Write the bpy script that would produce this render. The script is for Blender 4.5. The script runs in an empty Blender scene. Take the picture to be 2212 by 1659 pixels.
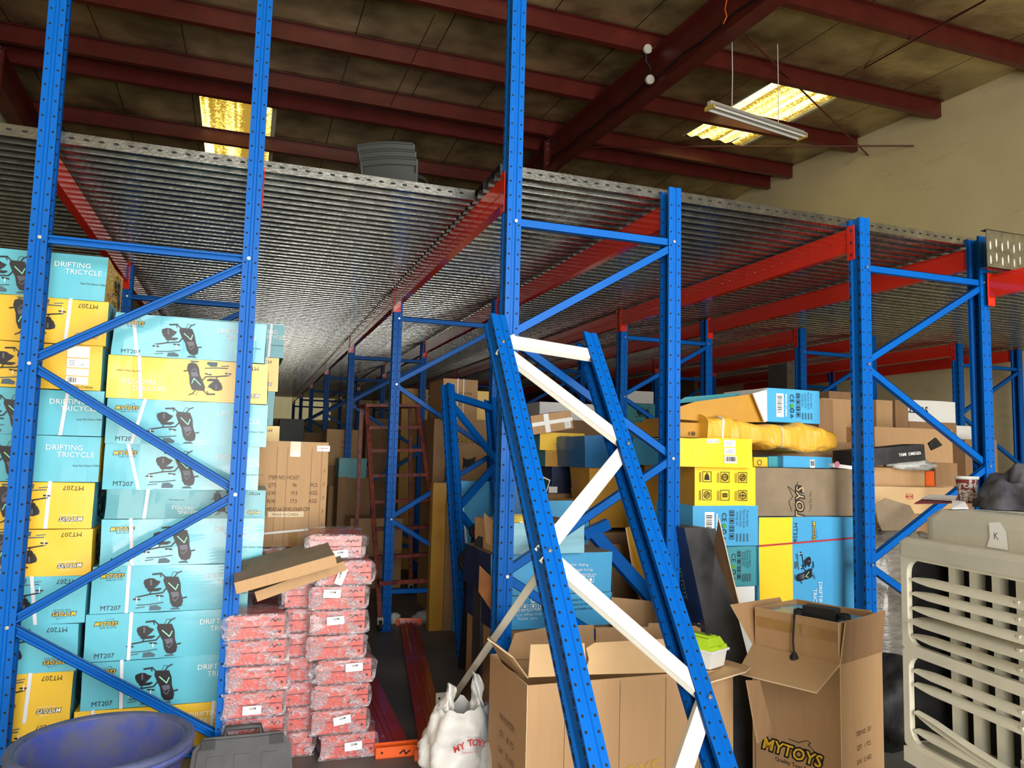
import bpy, bmesh, math, random
from mathutils import Vector, Matrix, noise
random.seed(7)
D = bpy.data
C = bpy.context.scene.collection
PI = math.pi

# ------------------------------------------------------------------ camera
F_PX, YAW, PITCH, ROLL, CAM_Z = 1636.74, 19.2218, 5.2483, 1.4155, 1.53
_y, _p, _r = (math.radians(a) for a in (YAW, PITCH, ROLL))
CF = Vector((math.sin(_y)*math.cos(_p), math.cos(_y)*math.cos(_p), math.sin(_p)))
_R = Vector((math.cos(_y), -math.sin(_y), 0)); _U = _R.cross(CF)
CR = math.cos(_r)*_R + math.sin(_r)*_U
CU = -math.sin(_r)*_R + math.cos(_r)*_U
cam = D.objects.new('camera', D.cameras.new('camera')); C.objects.link(cam)
cam.data.sensor_width = 36; cam.data.lens = F_PX/2212*36
cam.data.clip_start = 0.05; cam.data.clip_end = 200
m = Matrix((CR, CU, -CF)).transposed().to_4x4(); m.translation = (0, 0, CAM_Z)
cam.matrix_world = m
bpy.context.scene.camera = cam

def ray(u, v): return CF + CR*((u-1106)/F_PX) - CU*((v-829.5)/F_PX)
def atY(u, v, Y): d = ray(u, v); t = Y/d.y; return Vector((d.x*t, Y, d.z*t+CAM_Z))
def atX(u, v, X): d = ray(u, v); t = X/d.x; return Vector((X, d.y*t, d.z*t+CAM_Z))
def atZ(u, v, Z): d = ray(u, v); t = (Z-CAM_Z)/d.z; return Vector((d.x*t, d.y*t, Z))
def atD(u, v, r): d = ray(u, v).normalized(); return d*r+Vector((0, 0, CAM_Z))

# ------------------------------------------------------------------ world, light, exposure
sc = bpy.context.scene
sc.view_settings.view_transform = 'Standard'; sc.view_settings.look = 'None'
sc.view_settings.gamma = 1; sc.view_settings.use_curve_mapping = False
sc.view_settings.exposure = 0.0
w = D.worlds.new('world'); sc.world = w; w.use_nodes = True
nt = w.node_tree; bg = nt.nodes['Background']
sky = nt.nodes.new('ShaderNodeTexSky'); sky.sky_type = 'NISHITA'; sky.sun_disc = False
sky.sun_elevation = math.radians(50); sky.sun_rotation = math.radians(200)
nt.links.new(sky.outputs[0], bg.inputs[0]); bg.inputs[1].default_value = 0.25
def area(name, loc, rot, sx, sy, power, col):
    l = D.lights.new(name, 'AREA'); l.shape = 'RECTANGLE'; l.size = sx; l.size_y = sy
    l.energy = power; l.color = col
    o = D.objects.new(name, l); C.objects.link(o); o.location = loc; o.rotation_euler = rot
    return o
# daylight through the open roller door behind the camera, and an added low lamp for its bounce off the ground
area('doorway_daylight', (1.75, -2.9, 2.3), (math.radians(90), 0, 0), 6.2, 4.4, 720, (1.0, .985, .95))
area('forecourt_bounce', (1.9, -3.5, .35), (math.radians(132), 0, 0), 6.0, 2.0, 400, (1.0, .93, .80))

# ------------------------------------------------------------------ materials
def lin(c): return tuple(((x/12.92) if x <= .04045 else ((x+.055)/1.055)**2.4) for x in (k/255 for k in c))
MATS = {}
def mat(name, rgb, rough=.5, metal=0, var=0, vscale=5, bump=0, bscale=30, spec=.5, emit=None, coat=0, stretch=None, rgb2=None, trans=0, alpha=1):
    if name in MATS: return MATS[name]
    ma = D.materials.new(name); MATS[name] = ma; ma.use_nodes = True
    n = ma.node_tree.nodes; L = ma.node_tree.links; b = n['Principled BSDF']
    c = lin(rgb)
    b.inputs['Base Color'].default_value = (*c, 1); b.inputs['Roughness'].default_value = rough
    b.inputs['Metallic'].default_value = metal; b.inputs['Specular IOR Level'].default_value = spec
    b.inputs['Coat Weight'].default_value = coat
    b.inputs['Transmission Weight'].default_value = trans; b.inputs['Alpha'].default_value = alpha
    tc = None
    if var or bump:
        tc = n.new('ShaderNodeTexCoord'); mp = n.new('ShaderNodeMapping'); L.new(tc.outputs['Object'], mp.inputs[0])
        if stretch: mp.inputs['Scale'].default_value = stretch
    if var:
        nz = n.new('ShaderNodeTexNoise'); nz.inputs['Scale'].default_value = vscale; nz.inputs['Detail'].default_value = 5
        nz.inputs['Roughness'].default_value = .6
        L.new(mp.outputs[0], nz.inputs[0]); rp = n.new('ShaderNodeValToRGB')
        c2 = lin(rgb2) if rgb2 else tuple(x*(1-var) for x in c)
        rp.color_ramp.elements[0].position = .35; rp.color_ramp.elements[0].color = (*c2, 1)
        rp.color_ramp.elements[1].position = .68; rp.color_ramp.elements[1].color = (*c, 1)
        L.new(nz.outputs[0], rp.inputs[0]); L.new(rp.outputs[0], b.inputs['Base Color'])
    if bump:
        nb = n.new('ShaderNodeTexNoise'); nb.inputs['Scale'].default_value = bscale; nb.inputs['Detail'].default_value = 3
        L.new(mp.outputs[0], nb.inputs[0]); bp = n.new('ShaderNodeBump'); bp.inputs['Strength'].default_value = bump
        bp.inputs['Distance'].default_value = .02
        L.new(nb.outputs[0], bp.inputs['Height']); L.new(bp.outputs[0], b.inputs['Normal'])
    if emit:
        b.inputs['Emission Color'].default_value = (*lin(emit[0]), 1); b.inputs['Emission Strength'].default_value = emit[1]
    return ma
mat('wall_sheet_glow', (190, 180, 150), .6, 0, .3, 3, emit=((200, 188, 140), .45))  # emission stands in for light falling on the far wall sheeting
mat('blue', (0, 90, 176), .4, 0, .12, 3, .03, 200, spec=.16)
mat('hole', (6, 9, 16), .8)
mat('red', (208, 46, 28), .12, 0, .08, 4, spec=.6)
mat('darkred', (96, 36, 30), .35, 0, .3, 3, spec=.4)
mat('beamred', (168, 44, 28), .25, 0, .2, 5, coat=.3)
mat('zinc', (200, 200, 196), .3, .9)
mat('galv', (188, 190, 184), .2, .95, .4, 14, .05, 60)
mat('white_paint', (243, 240, 226), .4, 0, .04, 4)
mat('cardboard', (184, 146, 104), .8, 0, .07, 6, .04, 60, stretch=(6, 6, .6))
mat('cardboard_light', (205, 170, 124), .75, 0, .08, 6, .05, 60)
mat('cardboard_dark', (150, 115, 80), .8, 0, .15, 6, .05, 60, stretch=(6, 6, .6))
mat('cardboard_grey', (140, 122, 98), .8, 0, .2, 8, .1, 30)
mat('faded', (190, 150, 70), .8)
mat('cut_edge', (222, 196, 158), .8)
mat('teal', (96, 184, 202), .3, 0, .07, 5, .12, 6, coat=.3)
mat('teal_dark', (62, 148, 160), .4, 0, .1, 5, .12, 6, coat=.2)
mat('skyblue', (74, 164, 214), .35, 0, .06, 5, .12, 6, coat=.3)
mat('pale_blue', (150, 205, 222), .3, 0, .25, 3, .12, 6, coat=.3, stretch=(1, 1, 6))
mat('yellow', (236, 190, 52), .35, 0, .07, 5, .12, 6, coat=.3)
mat('lemon', (246, 210, 40), .4, 0, .05, 5, .1, 8)
mat('ochre', (186, 136, 40), .5, 0, .15, 4, .15, 8)
mat('ochre_light', (226, 172, 56), .45, 0, .12, 5, .15, 8)
mat('crate_blue', (36, 104, 158), .45, 0, .2, 4, .1, 10)
mat('white', (232, 232, 228), .5, 0, .05, 6)
mat('label', (236, 236, 232), .5)
mat('ink', (18, 18, 20), .5)
mat('ink_soft', (92, 68, 46), .7)
mat('ink_grey', (66, 92, 104), .5)
mat('mint', (150, 232, 190), .5)
mat('trike', (28, 24, 30), .4)
mat('trike_hi', (92, 92, 108), .4)
mat('strap', (214, 216, 222), .4)
mat('tape', (176, 136, 84), .15, 0, .2, 12, coat=.5)
mat('clear_tape', (214, 190, 146), .1, coat=.8)
mat('goldtape', (210, 184, 84), .15, coat=.8)
mat('black', (22, 22, 24), .6, 0, .3, 8, .1, 30)
mat('black_box', (30, 30, 33), .55, 0, .5, 6, .1, 12, rgb2=(58, 58, 60))
mat('navy', (22, 44, 92), .5, 0, .5, 5, rgb2=(14, 24, 48))
mat('cooler', (226, 221, 200), .45, 0, .14, 5, .04, 30)
mat('cooler_top', (206, 202, 184), .5, 0, .2, 3, .04, 20)
mat('tub', (56, 74, 172), .5, 0, .5, 9, .05, 20, rgb2=(92, 96, 124))
mat('tub_rim', (84, 92, 130), .55, 0, .4, 8)
mat('lime', (176, 214, 40), .35, coat=.3)
mat('jacket', (78, 76, 78), .85, 0, .3, 6, .2, 40, rgb2=(46, 46, 54))
mat('maroon', (122, 42, 40), .5)
mat('orange', (228, 92, 28), .3, 0, .12, 6, coat=.4)
mat('pink_red', (222, 84, 66), .35, 0, .2, 14, coat=.3, rgb2=(206, 66, 50))
mat('pink', (214, 130, 160), .5)
mat('green', (70, 150, 60), .5)
mat('chair_grey', (58, 62, 62), .5)
mat('lamp_white', (196, 192, 180), .4)
mat('orange_brown', (150, 92, 46), .6, 0, .3, 10)
mat('bag', (226, 224, 220), .45, 0, .06, 6, .3, 14)
mat('ink_red', (176, 40, 52), .6)
mat('wrap_grey', (128, 122, 112), .3, 0, .4, 9, .6, 14, coat=.4, stretch=(1, 1, 4))
mat('plastic_white', (206, 206, 200), .3, 0, .2, 6, .6, 20)
mat('wheel', (16, 16, 18), .7)
mat('green_lens', (24, 62, 52), .2)
mat('rung', (150, 68, 52), .5, 0, .3, 20, rgb2=(86, 40, 34))

def bubble():
    ma = D.materials.new('bubble_wrap'); MATS['bubble'] = ma; ma.use_nodes = True
    n = ma.node_tree.nodes; L = ma.node_tree.links; b = n['Principled BSDF']
    b.inputs['Base Color'].default_value = (.62, .56, .6, 1); b.inputs['Roughness'].default_value = .12; b.inputs['Coat Weight'].default_value = .6; b.inputs['Coat Roughness'].default_value = .05
    b.inputs['Specular IOR Level'].default_value = .8
    tc = n.new('ShaderNodeTexCoord')
    vo = n.new('ShaderNodeTexVoronoi'); vo.inputs['Scale'].default_value = 95; L.new(tc.outputs['Object'], vo.inputs[0])
    nz = n.new('ShaderNodeTexNoise'); nz.inputs['Scale'].default_value = 20; nz.inputs['Detail'].default_value = 5; nz.inputs['Distortion'].default_value = 1.5; L.new(tc.outputs['Object'], nz.inputs[0])
    ad = n.new('ShaderNodeMath'); ad.operation = 'MULTIPLY_ADD'; ad.inputs[1].default_value = 3.0
    L.new(nz.outputs[0], ad.inputs[0]); L.new(vo.outputs['Distance'], ad.inputs[2])
    bp = n.new('ShaderNodeBump'); bp.inputs['Strength'].default_value = .8; bp.inputs['Distance'].default_value = .012
    L.new(ad.outputs[0], bp.inputs['Height']); L.new(bp.outputs[0], b.inputs['Normal'])
    rp = n.new('ShaderNodeMapRange'); rp.inputs['From Min'].default_value = .42; rp.inputs['From Max'].default_value = .62
    rp.inputs['To Min'].default_value = .14; rp.inputs['To Max'].default_value = .66
    L.new(nz.outputs[0], rp.inputs[0]); L.new(rp.outputs[0], b.inputs['Alpha'])
bubble()
def clearfilm(name, a, rgb=(.8, .82, .84)):
    ma = mat(name, (215, 218, 220), .12, bump=.8, bscale=22)
    ma.node_tree.nodes['Principled BSDF'].inputs['Alpha'].default_value = a
clearfilm('film', .3)

def nodes_of(name):
    ma = D.materials.new(name); MATS[name] = ma; ma.use_nodes = True
    return ma.node_tree.nodes, ma.node_tree.links, ma.node_tree.nodes['Principled BSDF']
def wallmat(name, rgb, rgb2, scale):
    n, L, b = nodes_of(name); tc = n.new('ShaderNodeTexCoord')
    nz = n.new('ShaderNodeTexNoise'); nz.inputs['Scale'].default_value = scale; nz.inputs['Detail'].default_value = 8; L.new(tc.outputs['Object'], nz.inputs[0])
    rp = n.new('ShaderNodeValToRGB'); rp.color_ramp.elements[0].position = .3; rp.color_ramp.elements[1].position = .65
    rp.color_ramp.elements[0].color = (*lin(rgb2), 1); rp.color_ramp.elements[1].color = (*lin(rgb), 1)
    L.new(nz.outputs[0], rp.inputs[0])
    # scuffs: thin stretched marks
    mp = n.new('ShaderNodeMapping'); mp.inputs['Scale'].default_value = (1, .8, 5); mp.inputs['Rotation'].default_value = (.25, 0, 0)
    L.new(tc.outputs['Object'], mp.inputs[0]); n2 = n.new('ShaderNodeTexNoise'); n2.inputs['Scale'].default_value = 1.3; n2.inputs['Detail'].default_value = 10; n2.inputs['Roughness'].default_value = .75
    L.new(mp.outputs[0], n2.inputs[0]); r2 = n.new('ShaderNodeValToRGB'); r2.color_ramp.elements[0].position = .36; r2.color_ramp.elements[0].color = (.62, .62, .62, 1)
    r2.color_ramp.elements[1].position = .42; r2.color_ramp.elements[1].color = (1, 1, 1, 1); L.new(n2.outputs[0], r2.inputs[0])
    mx = n.new('ShaderNodeMix'); mx.data_type = 'RGBA'; mx.blend_type = 'MULTIPLY'; mx.inputs[0].default_value = .45
    L.new(rp.outputs[0], mx.inputs[6]); L.new(r2.outputs[0], mx.inputs[7]); L.new(mx.outputs[2], b.inputs['Base Color'])
    b.inputs['Roughness'].default_value = .85
wallmat('wall_beige', (224, 209, 164), (206, 190, 146), .6)
def floormat():
    n, L, b = nodes_of('floor_concrete'); tc = n.new('ShaderNodeTexCoord')
    nz = n.new('ShaderNodeTexNoise'); nz.inputs['Scale'].default_value = 1.6; nz.inputs['Detail'].default_value = 9; L.new(tc.outputs['Object'], nz.inputs[0])
    rp = n.new('ShaderNodeValToRGB'); rp.color_ramp.elements[0].position = .3; rp.color_ramp.elements[1].position = .7
    rp.color_ramp.elements[0].color = (*lin((70, 68, 66)), 1); rp.color_ramp.elements[1].color = (*lin((112, 108, 102)), 1)
    L.new(nz.outputs[0], rp.inputs[0]); L.new(rp.outputs[0], b.inputs['Base Color']); b.inputs['Roughness'].default_value = .55
floormat()
def roofmat():
    n, L, b = nodes_of('roof_lining'); tc = n.new('ShaderNodeTexCoord'); sp = n.new('ShaderNodeSeparateXYZ'); L.new(tc.outputs['Object'], sp.inputs[0])
    nz = n.new('ShaderNodeTexNoise'); nz.inputs['Scale'].default_value = 1.4; nz.inputs['Detail'].default_value = 8; L.new(tc.outputs['Object'], nz.inputs[0])
    rp = n.new('ShaderNodeValToRGB'); rp.color_ramp.elements[0].position = .3; rp.color_ramp.elements[1].position = .7
    rp.color_ramp.elements[0].color = (*lin((104, 88, 56)), 1); rp.color_ramp.elements[1].color = (*lin((208, 190, 140)), 1)
    L.new(nz.outputs[0], rp.inputs[0])
    md = n.new('ShaderNodeMath'); md.operation = 'PINGPONG'; md.inputs[1].default_value = .525; L.new(sp.outputs[0], md.inputs[0])
    gt = n.new('ShaderNodeMath'); gt.operation = 'GREATER_THAN'; gt.inputs[1].default_value = .007; L.new(md.outputs[0], gt.inputs[0])
    mx = n.new('ShaderNodeMix'); mx.data_type = 'RGBA'; L.new(gt.outputs[0], mx.inputs[0]); mx.inputs[6].default_value = (*lin((46, 38, 24)), 1)
    L.new(rp.outputs[0], mx.inputs[7]); L.new(mx.outputs[2], b.inputs['Base Color'])
    b.inputs['Roughness'].default_value = .27; b.inputs['Metallic'].default_value = .6
    nb = n.new('ShaderNodeTexNoise'); nb.inputs['Scale'].default_value = 3; nb.inputs['Detail'].default_value = 8; nb.inputs['Roughness'].default_value = .65; L.new(tc.outputs['Object'], nb.inputs[0])
    bp = n.new('ShaderNodeBump'); bp.inputs['Strength'].default_value = .35; bp.inputs['Distance'].default_value = .06
    L.new(nb.outputs[0], bp.inputs['Height']); L.new(bp.outputs[0], b.inputs['Normal'])
roofmat()
def skylightmat():
    n, L, b = nodes_of('rooflight_sheet'); tc = n.new('ShaderNodeTexCoord')
    mp = n.new('ShaderNodeMapping'); mp.inputs['Scale'].default_value = (6, .12, 1); L.new(tc.outputs['Object'], mp.inputs[0])
    n1 = n.new('ShaderNodeTexNoise'); n1.inputs['Scale'].default_value = 1; n1.inputs['Detail'].default_value = 2; L.new(mp.outputs[0], n1.inputs[0])
    n2 = n.new('ShaderNodeTexNoise'); n2.inputs['Scale'].default_value = 20; n2.inputs['Detail'].default_value = 3; n2.inputs['Roughness'].default_value = .9; L.new(tc.outputs['Object'], n2.inputs[0])
    ad = n.new('ShaderNodeMath'); ad.operation = 'MULTIPLY_ADD'; ad.inputs[1].default_value = 1.6; L.new(n1.outputs[0], ad.inputs[0]); L.new(n2.outputs[0], ad.inputs[2])
    rp = n.new('ShaderNodeValToRGB'); e = rp.color_ramp.elements; e[0].position = .47; e[0].color = (*lin((120, 92, 24)), 1); e[1].position = .57; e[1].color = (*lin((255, 244, 176)), 1)
    x = e.new(.51); x.color = (*lin((226, 198, 84)), 1)
    mr = n.new('ShaderNodeMath'); mr.operation = 'MULTIPLY'; mr.inputs[1].default_value = .4; L.new(ad.outputs[0], mr.inputs[0])
    L.new(mr.outputs[0], rp.inputs[0]); L.new(rp.outputs[0], b.inputs['Emission Color']); b.inputs['Emission Strength'].default_value = 2.2
    b.inputs['Base Color'].default_value = (.5, .45, .2, 1)
skylightmat()

# ------------------------------------------------------------------ mesh building
_txt = {}
def text_geo(s, bold=0.0):
    k = (s, bold)
    if k in _txt: return _txt[k]
    c = D.curves.new('t', 'FONT'); c.body = s; c.size = 1; c.offset = bold; c.resolution_u = 2
    o = D.objects.new('t', c); C.objects.link(o)
    dg = bpy.context.evaluated_depsgraph_get(); dg.update()
    me = o.evaluated_get(dg).to_mesh()
    vs = [(v.co.x, v.co.y) for v in me.vertices]; fs = [tuple(p.vertices) for p in me.polygons]
    o.evaluated_get(dg).to_mesh_clear(); D.objects.remove(o); D.curves.remove(c)
    if vs:
        x0 = min(v[0] for v in vs); x1 = max(v[0] for v in vs)
        vs = [((x-(x0+x1)/2), y-.35) for x, y in vs]; wd = x1-x0
    else: wd = 1
    _txt[k] = (vs, fs, wd); return _txt[k]

class MB:
    def __init__(s): s.v = []; s.f = []; s.m = []; s.names = []; s.M = None; s.smooth = []
    def mi(s, n):
        if n not in s.names: s.names.append(n)
        return s.names.index(n)
    def add(s, vs, fs, mt, smooth=False):
        b = len(s.v); M = s.M
        s.v += [tuple(M @ Vector(p)) if M is not None else tuple(p) for p in vs]
        i = s.mi(mt)
        for f in fs: s.f.append(tuple(b+k for k in f)); s.m.append(i); s.smooth.append(smooth)
    def box(s, a, b, mt):
        x0, y0, z0 = a; x1, y1, z1 = b
        s.add([(x0, y0, z0), (x1, y0, z0), (x1, y1, z0), (x0, y1, z0), (x0, y0, z1), (x1, y0, z1), (x1, y1, z1), (x0, y1, z1)],
              [(0, 3, 2, 1), (4, 5, 6, 7), (0, 1, 5, 4), (1, 2, 6, 5), (2, 3, 7, 6), (3, 0, 4, 7)], mt)
    def prism(s, pts, a, b, mt, axis='z', caps=True):
        def P(p, t): return (p[0], p[1], t) if axis == 'z' else ((p[0], t, p[1]) if axis == 'y' else (t, p[0], p[1]))
        n = len(pts); vs = [P(p, a) for p in pts]+[P(p, b) for p in pts]
        fs = [(i, (i+1) % n, (i+1) % n+n, i+n) for i in range(n)]
        if caps: fs += [tuple(reversed(range(n))), tuple(range(n, 2*n))]
        s.add(vs, fs, mt)
    def disc(s, c, n, r, mt, seg=8, sx=1, sy=1, up=(0, 0, 1)):
        n = Vector(n).normalized(); u = Vector(up).cross(n)
        if u.length < .01: u = Vector((1, 0, 0))
        u.normalize(); w = n.cross(u); c = Vector(c)
        s.add([c+u*(math.cos(2*PI*i/seg)*r*sx)+w*(math.sin(2*PI*i/seg)*r*sy) for i in range(seg)], [tuple(range(seg))], mt)
    def tube(s, pts, r, mt, seg=8, caps=True, smooth=True):
        pts = [Vector(p) for p in pts]; rs = r if isinstance(r, (list, tuple)) else [r]*len(pts)
        vs = []; n = len(pts); pu = None
        for i, p in enumerate(pts):
            t = (pts[min(i+1, n-1)]-pts[max(i-1, 0)]).normalized()
            u = Vector((0, 0, 1)).cross(t) if abs(t.z) < .95 else Vector((1, 0, 0)).cross(t)
            if pu is not None:
                u = pu-t*pu.dot(t)
            u.normalize(); pu = u; q = t.cross(u)
            for k in range(seg): a = 2*PI*k/seg; vs.append(p+(u*math.cos(a)+q*math.sin(a))*rs[i])
        fs = [(i*seg+k, i*seg+(k+1) % seg, (i+1)*seg+(k+1) % seg, (i+1)*seg+k) for i in range(n-1) for k in range(seg)]
        s.add(vs, fs, mt, smooth)
        if caps: s.add(vs[:seg], [tuple(reversed(range(seg)))], mt); s.add(vs[-seg:], [tuple(range(seg))], mt)
    def lathe(s, prof, mt, seg=32, smooth=True):
        vs = []; n = len(prof)
        for r, z in prof:
            for k in range(seg): a = 2*PI*k/seg; vs.append((r*math.cos(a), r*math.sin(a), z))
        s.add(vs, [(i*seg+k, i*seg+(k+1) % seg, (i+1)*seg+(k+1) % seg, (i+1)*seg+k) for i in range(n-1) for k in range(seg)], mt, smooth)
    def bar(s, a, b, wd, th, mt, side=(0, 1, 0)):
        a = Vector(a); b = Vector(b); t = (b-a).normalized(); n = Vector(side); n = (n-t*n.dot(t)).normalized(); q = t.cross(n)
        vs = [p+q*(i*wd/2)+n*(j*th/2) for p in (a, b) for i, j in ((-1, -1), (1, -1), (1, 1), (-1, 1))]
        s.add(vs, [(0, 3, 2, 1), (4, 5, 6, 7), (0, 1, 5, 4), (1, 2, 6, 5), (2, 3, 7, 6), (3, 0, 4, 7)], mt)
    def grid(s, fn, nu, nv, mt, smooth=True):
        vs = [fn(i/nu, j/nv) for j in range(nv+1) for i in range(nu+1)]
        s.add(vs, [(j*(nu+1)+i, j*(nu+1)+i+1, (j+1)*(nu+1)+i+1, (j+1)*(nu+1)+i) for j in range(nv) for i in range(nu)], mt, smooth)
    def deform(s, fn): s.v = [tuple(fn(Vector(p))) for p in s.v]
    def build(s, name, parent=None, loc=None, rot=None, weld=False):
        me = D.meshes.new(name); me.from_pydata(s.v, [], s.f)
        for n in s.names: me.materials.append(MATS[n])
        me.polygons.foreach_set('material_index', s.m); me.polygons.foreach_set('use_smooth', s.smooth)
        if weld:
            bm = bmesh.new(); bm.from_mesh(me); bmesh.ops.remove_doubles(bm, verts=bm.verts, dist=1e-5)
            bmesh.ops.recalc_face_normals(bm, faces=bm.faces); bm.to_mesh(me); bm.free()
        me.update(); o = D.objects.new(name, me); C.objects.link(o)
        if parent: o.parent = parent
        if loc is not None: o.location = loc
        if rot is not None: o.rotation_euler = rot
        return o

def tag(o, label, cat, group=None, kind=None):
    o['label'] = label; o['category'] = cat
    if group: o['group'] = group
    if kind: o['kind'] = kind
    return o
def thing(name, label, cat, loc=(0, 0, 0), rz=0, group=None, rot=None):
    o = D.objects.new(name, None); C.objects.link(o); o.location = loc
    o.rotation_euler = rot if rot else (0, 0, rz); o.empty_display_size = .1
    return tag(o, label, cat, group)
def struct(mb, name, **k):
    o = mb.build(name, **k); o['kind'] = 'structure'; return o
def copy_tree(o, parent=None):
    c = o.copy(); C.objects.link(c)
    for key in ('label', 'category', 'group'):
        pass
    c.parent = parent
    for ch in o.children: copy_tree(ch, c)
    return c

# ------------------------------------------------------------------ printed art on a flat face
class Art:
    """draws in metres on a face: origin o, unit axes u,v, normal n; W,H size; flip turns the print upside down"""
    def __init__(s, mb, o, u, v, W, H, flip=False):
        s.mb = mb; s.o = Vector(o); s.u = Vector(u); s.v = Vector(v); s.n = s.u.cross(s.v); s.W = W; s.H = H; s.fl = flip; s.k = 1
    def P(s, x, y, e=0):
        if s.fl: x = s.W-x; y = s.H-y
        return s.o+s.u*x+s.v*y+s.n*(.0018+.00022*min(s.k, 30)+e)
    def poly(s, pts, mt): s.k += 1; s.mb.add([s.P(x, y) for x, y in pts], [tuple(range(len(pts)))], mt)
    def rect(s, x0, y0, x1, y1, mt):
        nx = max(1, int(abs(x1-x0)/.045)); ny = max(1, int(abs(y1-y0)/.045)); s.k += 1
        if nx*ny > 1: s.k += 3
        s.mb.add([s.P(x0+(x1-x0)*i/nx, y0+(y1-y0)*j/ny) for j in range(ny+1) for i in range(nx+1)], [(j*(nx+1)+i, j*(nx+1)+i+1, (j+1)*(nx+1)+i+1, (j+1)*(nx+1)+i) for j in range(ny) for i in range(nx)], mt)
    def frame(s, x0, y0, x1, y1, t, mt):
        s.rect(x0, y0, x1, y0+t, mt); s.rect(x0, y1-t, x1, y1, mt); s.rect(x0, y0, x0+t, y1, mt); s.rect(x1-t, y0, x1, y1, mt)
    def line(s, pts, t, mt):
        s.k += 1
        for (x0, y0), (x1, y1) in zip(pts, pts[1:]):
            l = math.hypot(x1-x0, y1-y0) or 1; nx, ny = -(y1-y0)/l*t/2, (x1-x0)/l*t/2; ex, ey = (x1-x0)/l*t*.3, (y1-y0)/l*t*.3
            s.mb.add([s.P(*q) for q in ((x0-ex+nx, y0-ey+ny), (x0-ex-nx, y0-ey-ny), (x1+ex-nx, y1+ey-ny), (x1+ex+nx, y1+ey+ny))], [(0, 1, 2, 3)], mt)
    def disc(s, x, y, r, mt, seg=14): s.poly([(x+r*math.cos(2*PI*i/seg), y+r*math.sin(2*PI*i/seg)) for i in range(seg)], mt)
    def ring(s, x, y, r, t, mt, seg=14): s.line([(x+r*math.cos(2*PI*i/seg), y+r*math.sin(2*PI*i/seg)) for i in range(seg+1)], t, mt)
    def text(s, t, x, y, h, mt, ang=0, bold=0, sx=1, shear=0, left=False):
        vs, fs, wd = text_geo(t, bold); s.k += 1; c, q = math.cos(ang), math.sin(ang); k = h/.7; off = wd/2 if left else 0
        s.mb.add([s.P(x+((a+off)*sx+b*shear)*k*c-b*k*q, y+((a+off)*sx+b*shear)*k*q+b*k*c) for a, b in vs], fs, mt)
        return wd*k*sx
    def logo(s, x, y, h, ang=0, mt='yellow', tag_text=True, swoosh=True):
        c, q = math.cos(ang), math.sin(ang)
        R = lambda a, b: (x+a*c-b*q, y+a*q+b*c)
        s.text('MYTOYS', *R(0, 0), h, 'ink', ang, .11, 1, .25); s.text('MYTOYS', *R(0, 0), h, mt, ang, .015, 1, .25)
        if swoosh: s.line([R(-.3*h, 1.0*h), R(.6*h, .95*h), R(1.4*h, 1.35*h), R(1.7*h, 1.25*h), R(1.5*h, 1.0*h), R(2.3*h, .5*h)], h*.06, 'ink' if mt == 'yellow' else mt)
        if tag_text: s.text('Quality Toys For Fun', *R(.5*h, -1.0*h), h*.34, 'ink' if mt == 'yellow' else mt, ang)
    def trike(s, x, y, H, ang=0, body='trike'):
        """x,y is the lower left of the picture, H its height"""
        k = H/310.; c, q = math.cos(ang), math.sin(ang)
        def T(p):
            a, b = (p[0]-1200)*k, (612-p[1])*k
            return (x+a*c-b*q, y+a*q+b*c)
        L = lambda pts, t, mt: s.line([T(p) for p in pts], t*k, mt)
        Pg = lambda pts, mt: s.poly([T(p) for p in pts], mt)
        L([(1235, 562), (1330, 560), (1430, 548)], 9, 'ink_grey'); Pg([(1330, 572), (1380, 566), (1420, 590), (1412, 610), (1325, 610)], 'ink_grey')
        Pg([(1480, 612), (1500, 598), (1545, 596), (1565, 612)], 'ink_grey'); L([(1225, 585), (1290, 578)], 7, 'ink_grey')
        L([(1222, 497), (1330, 478), (1420, 470), (1465, 410)], 11, body); L([(1205, 512), (1252, 516)], 12, body); L([(1228, 498), (1228, 540)], 7, 'label')
        L([(1375, 492), (1425, 498)], 12, body); L([(1398, 498), (1398, 528)], 7, 'label'); L([(1320, 478), (1335, 450)], 8, body)
        Pg([(1275, 362), (1310, 349), (1345, 350), (1367, 366), (1400, 378), (1385, 402), (1352, 432), (1310, 440), (1288, 424), (1271, 385)], body)
        Pg([(1300, 436), (1405, 430), (1412, 440), (1385, 456), (1312, 456)], body); Pg([(1318, 362), (1332, 360), (1334, 404), (1322, 408)], 'trike_hi')
        Pg([(1425, 338), (1530, 343), (1552, 398), (1560, 470), (1582, 540), (1575, 580), (1545, 594), (1505, 585), (1484, 550), (1470, 480), (1440, 420), (1420, 372)], body)
        Pg([(1480, 468), (1540, 462), (1548, 496), (1500, 512)], 'trike_hi'); L([(1500, 520), (1520, 540), (1545, 505)], 8, 'trike_hi')
        L([(1336, 318), (1402, 312)], 13, body); L([(1398, 312), (1440, 350)], 9, body); L([(1392, 318), (1400, 340)], 7, body)
        L([(1500, 342), (1520, 312), (1552, 296)], 9, body); L([(1475, 340), (1490, 300), (1525, 306)], 3, body); L([(1565, 520), (1606, 511)], 11, body)
        L([(1460, 390), (1518, 446), (1534, 402)], 8, 'mint')
    def tricycle_front(s, dark=False):
        W, H = s.W, s.H; white = 'label'
        a = H/.245
        s.logo(.10*a, .195*a, .020*a, 0, 'yellow' if dark is False else 'label', True)
        s.text('MT207', .10*a, .030*a, .024*a, 'ink', left=False)
        s.trike(.205*a, .008*a, .20*a)
        s.text('DRIFTING', .645*a, .185*a, .028*a, white, sx=1.0); s.text('TRICYCLE', .70*a, .148*a, .028*a, white, sx=1.0)
        s.text('Scan For Demo Video', .755*a, .088*a, .010*a, 'ink')
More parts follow.
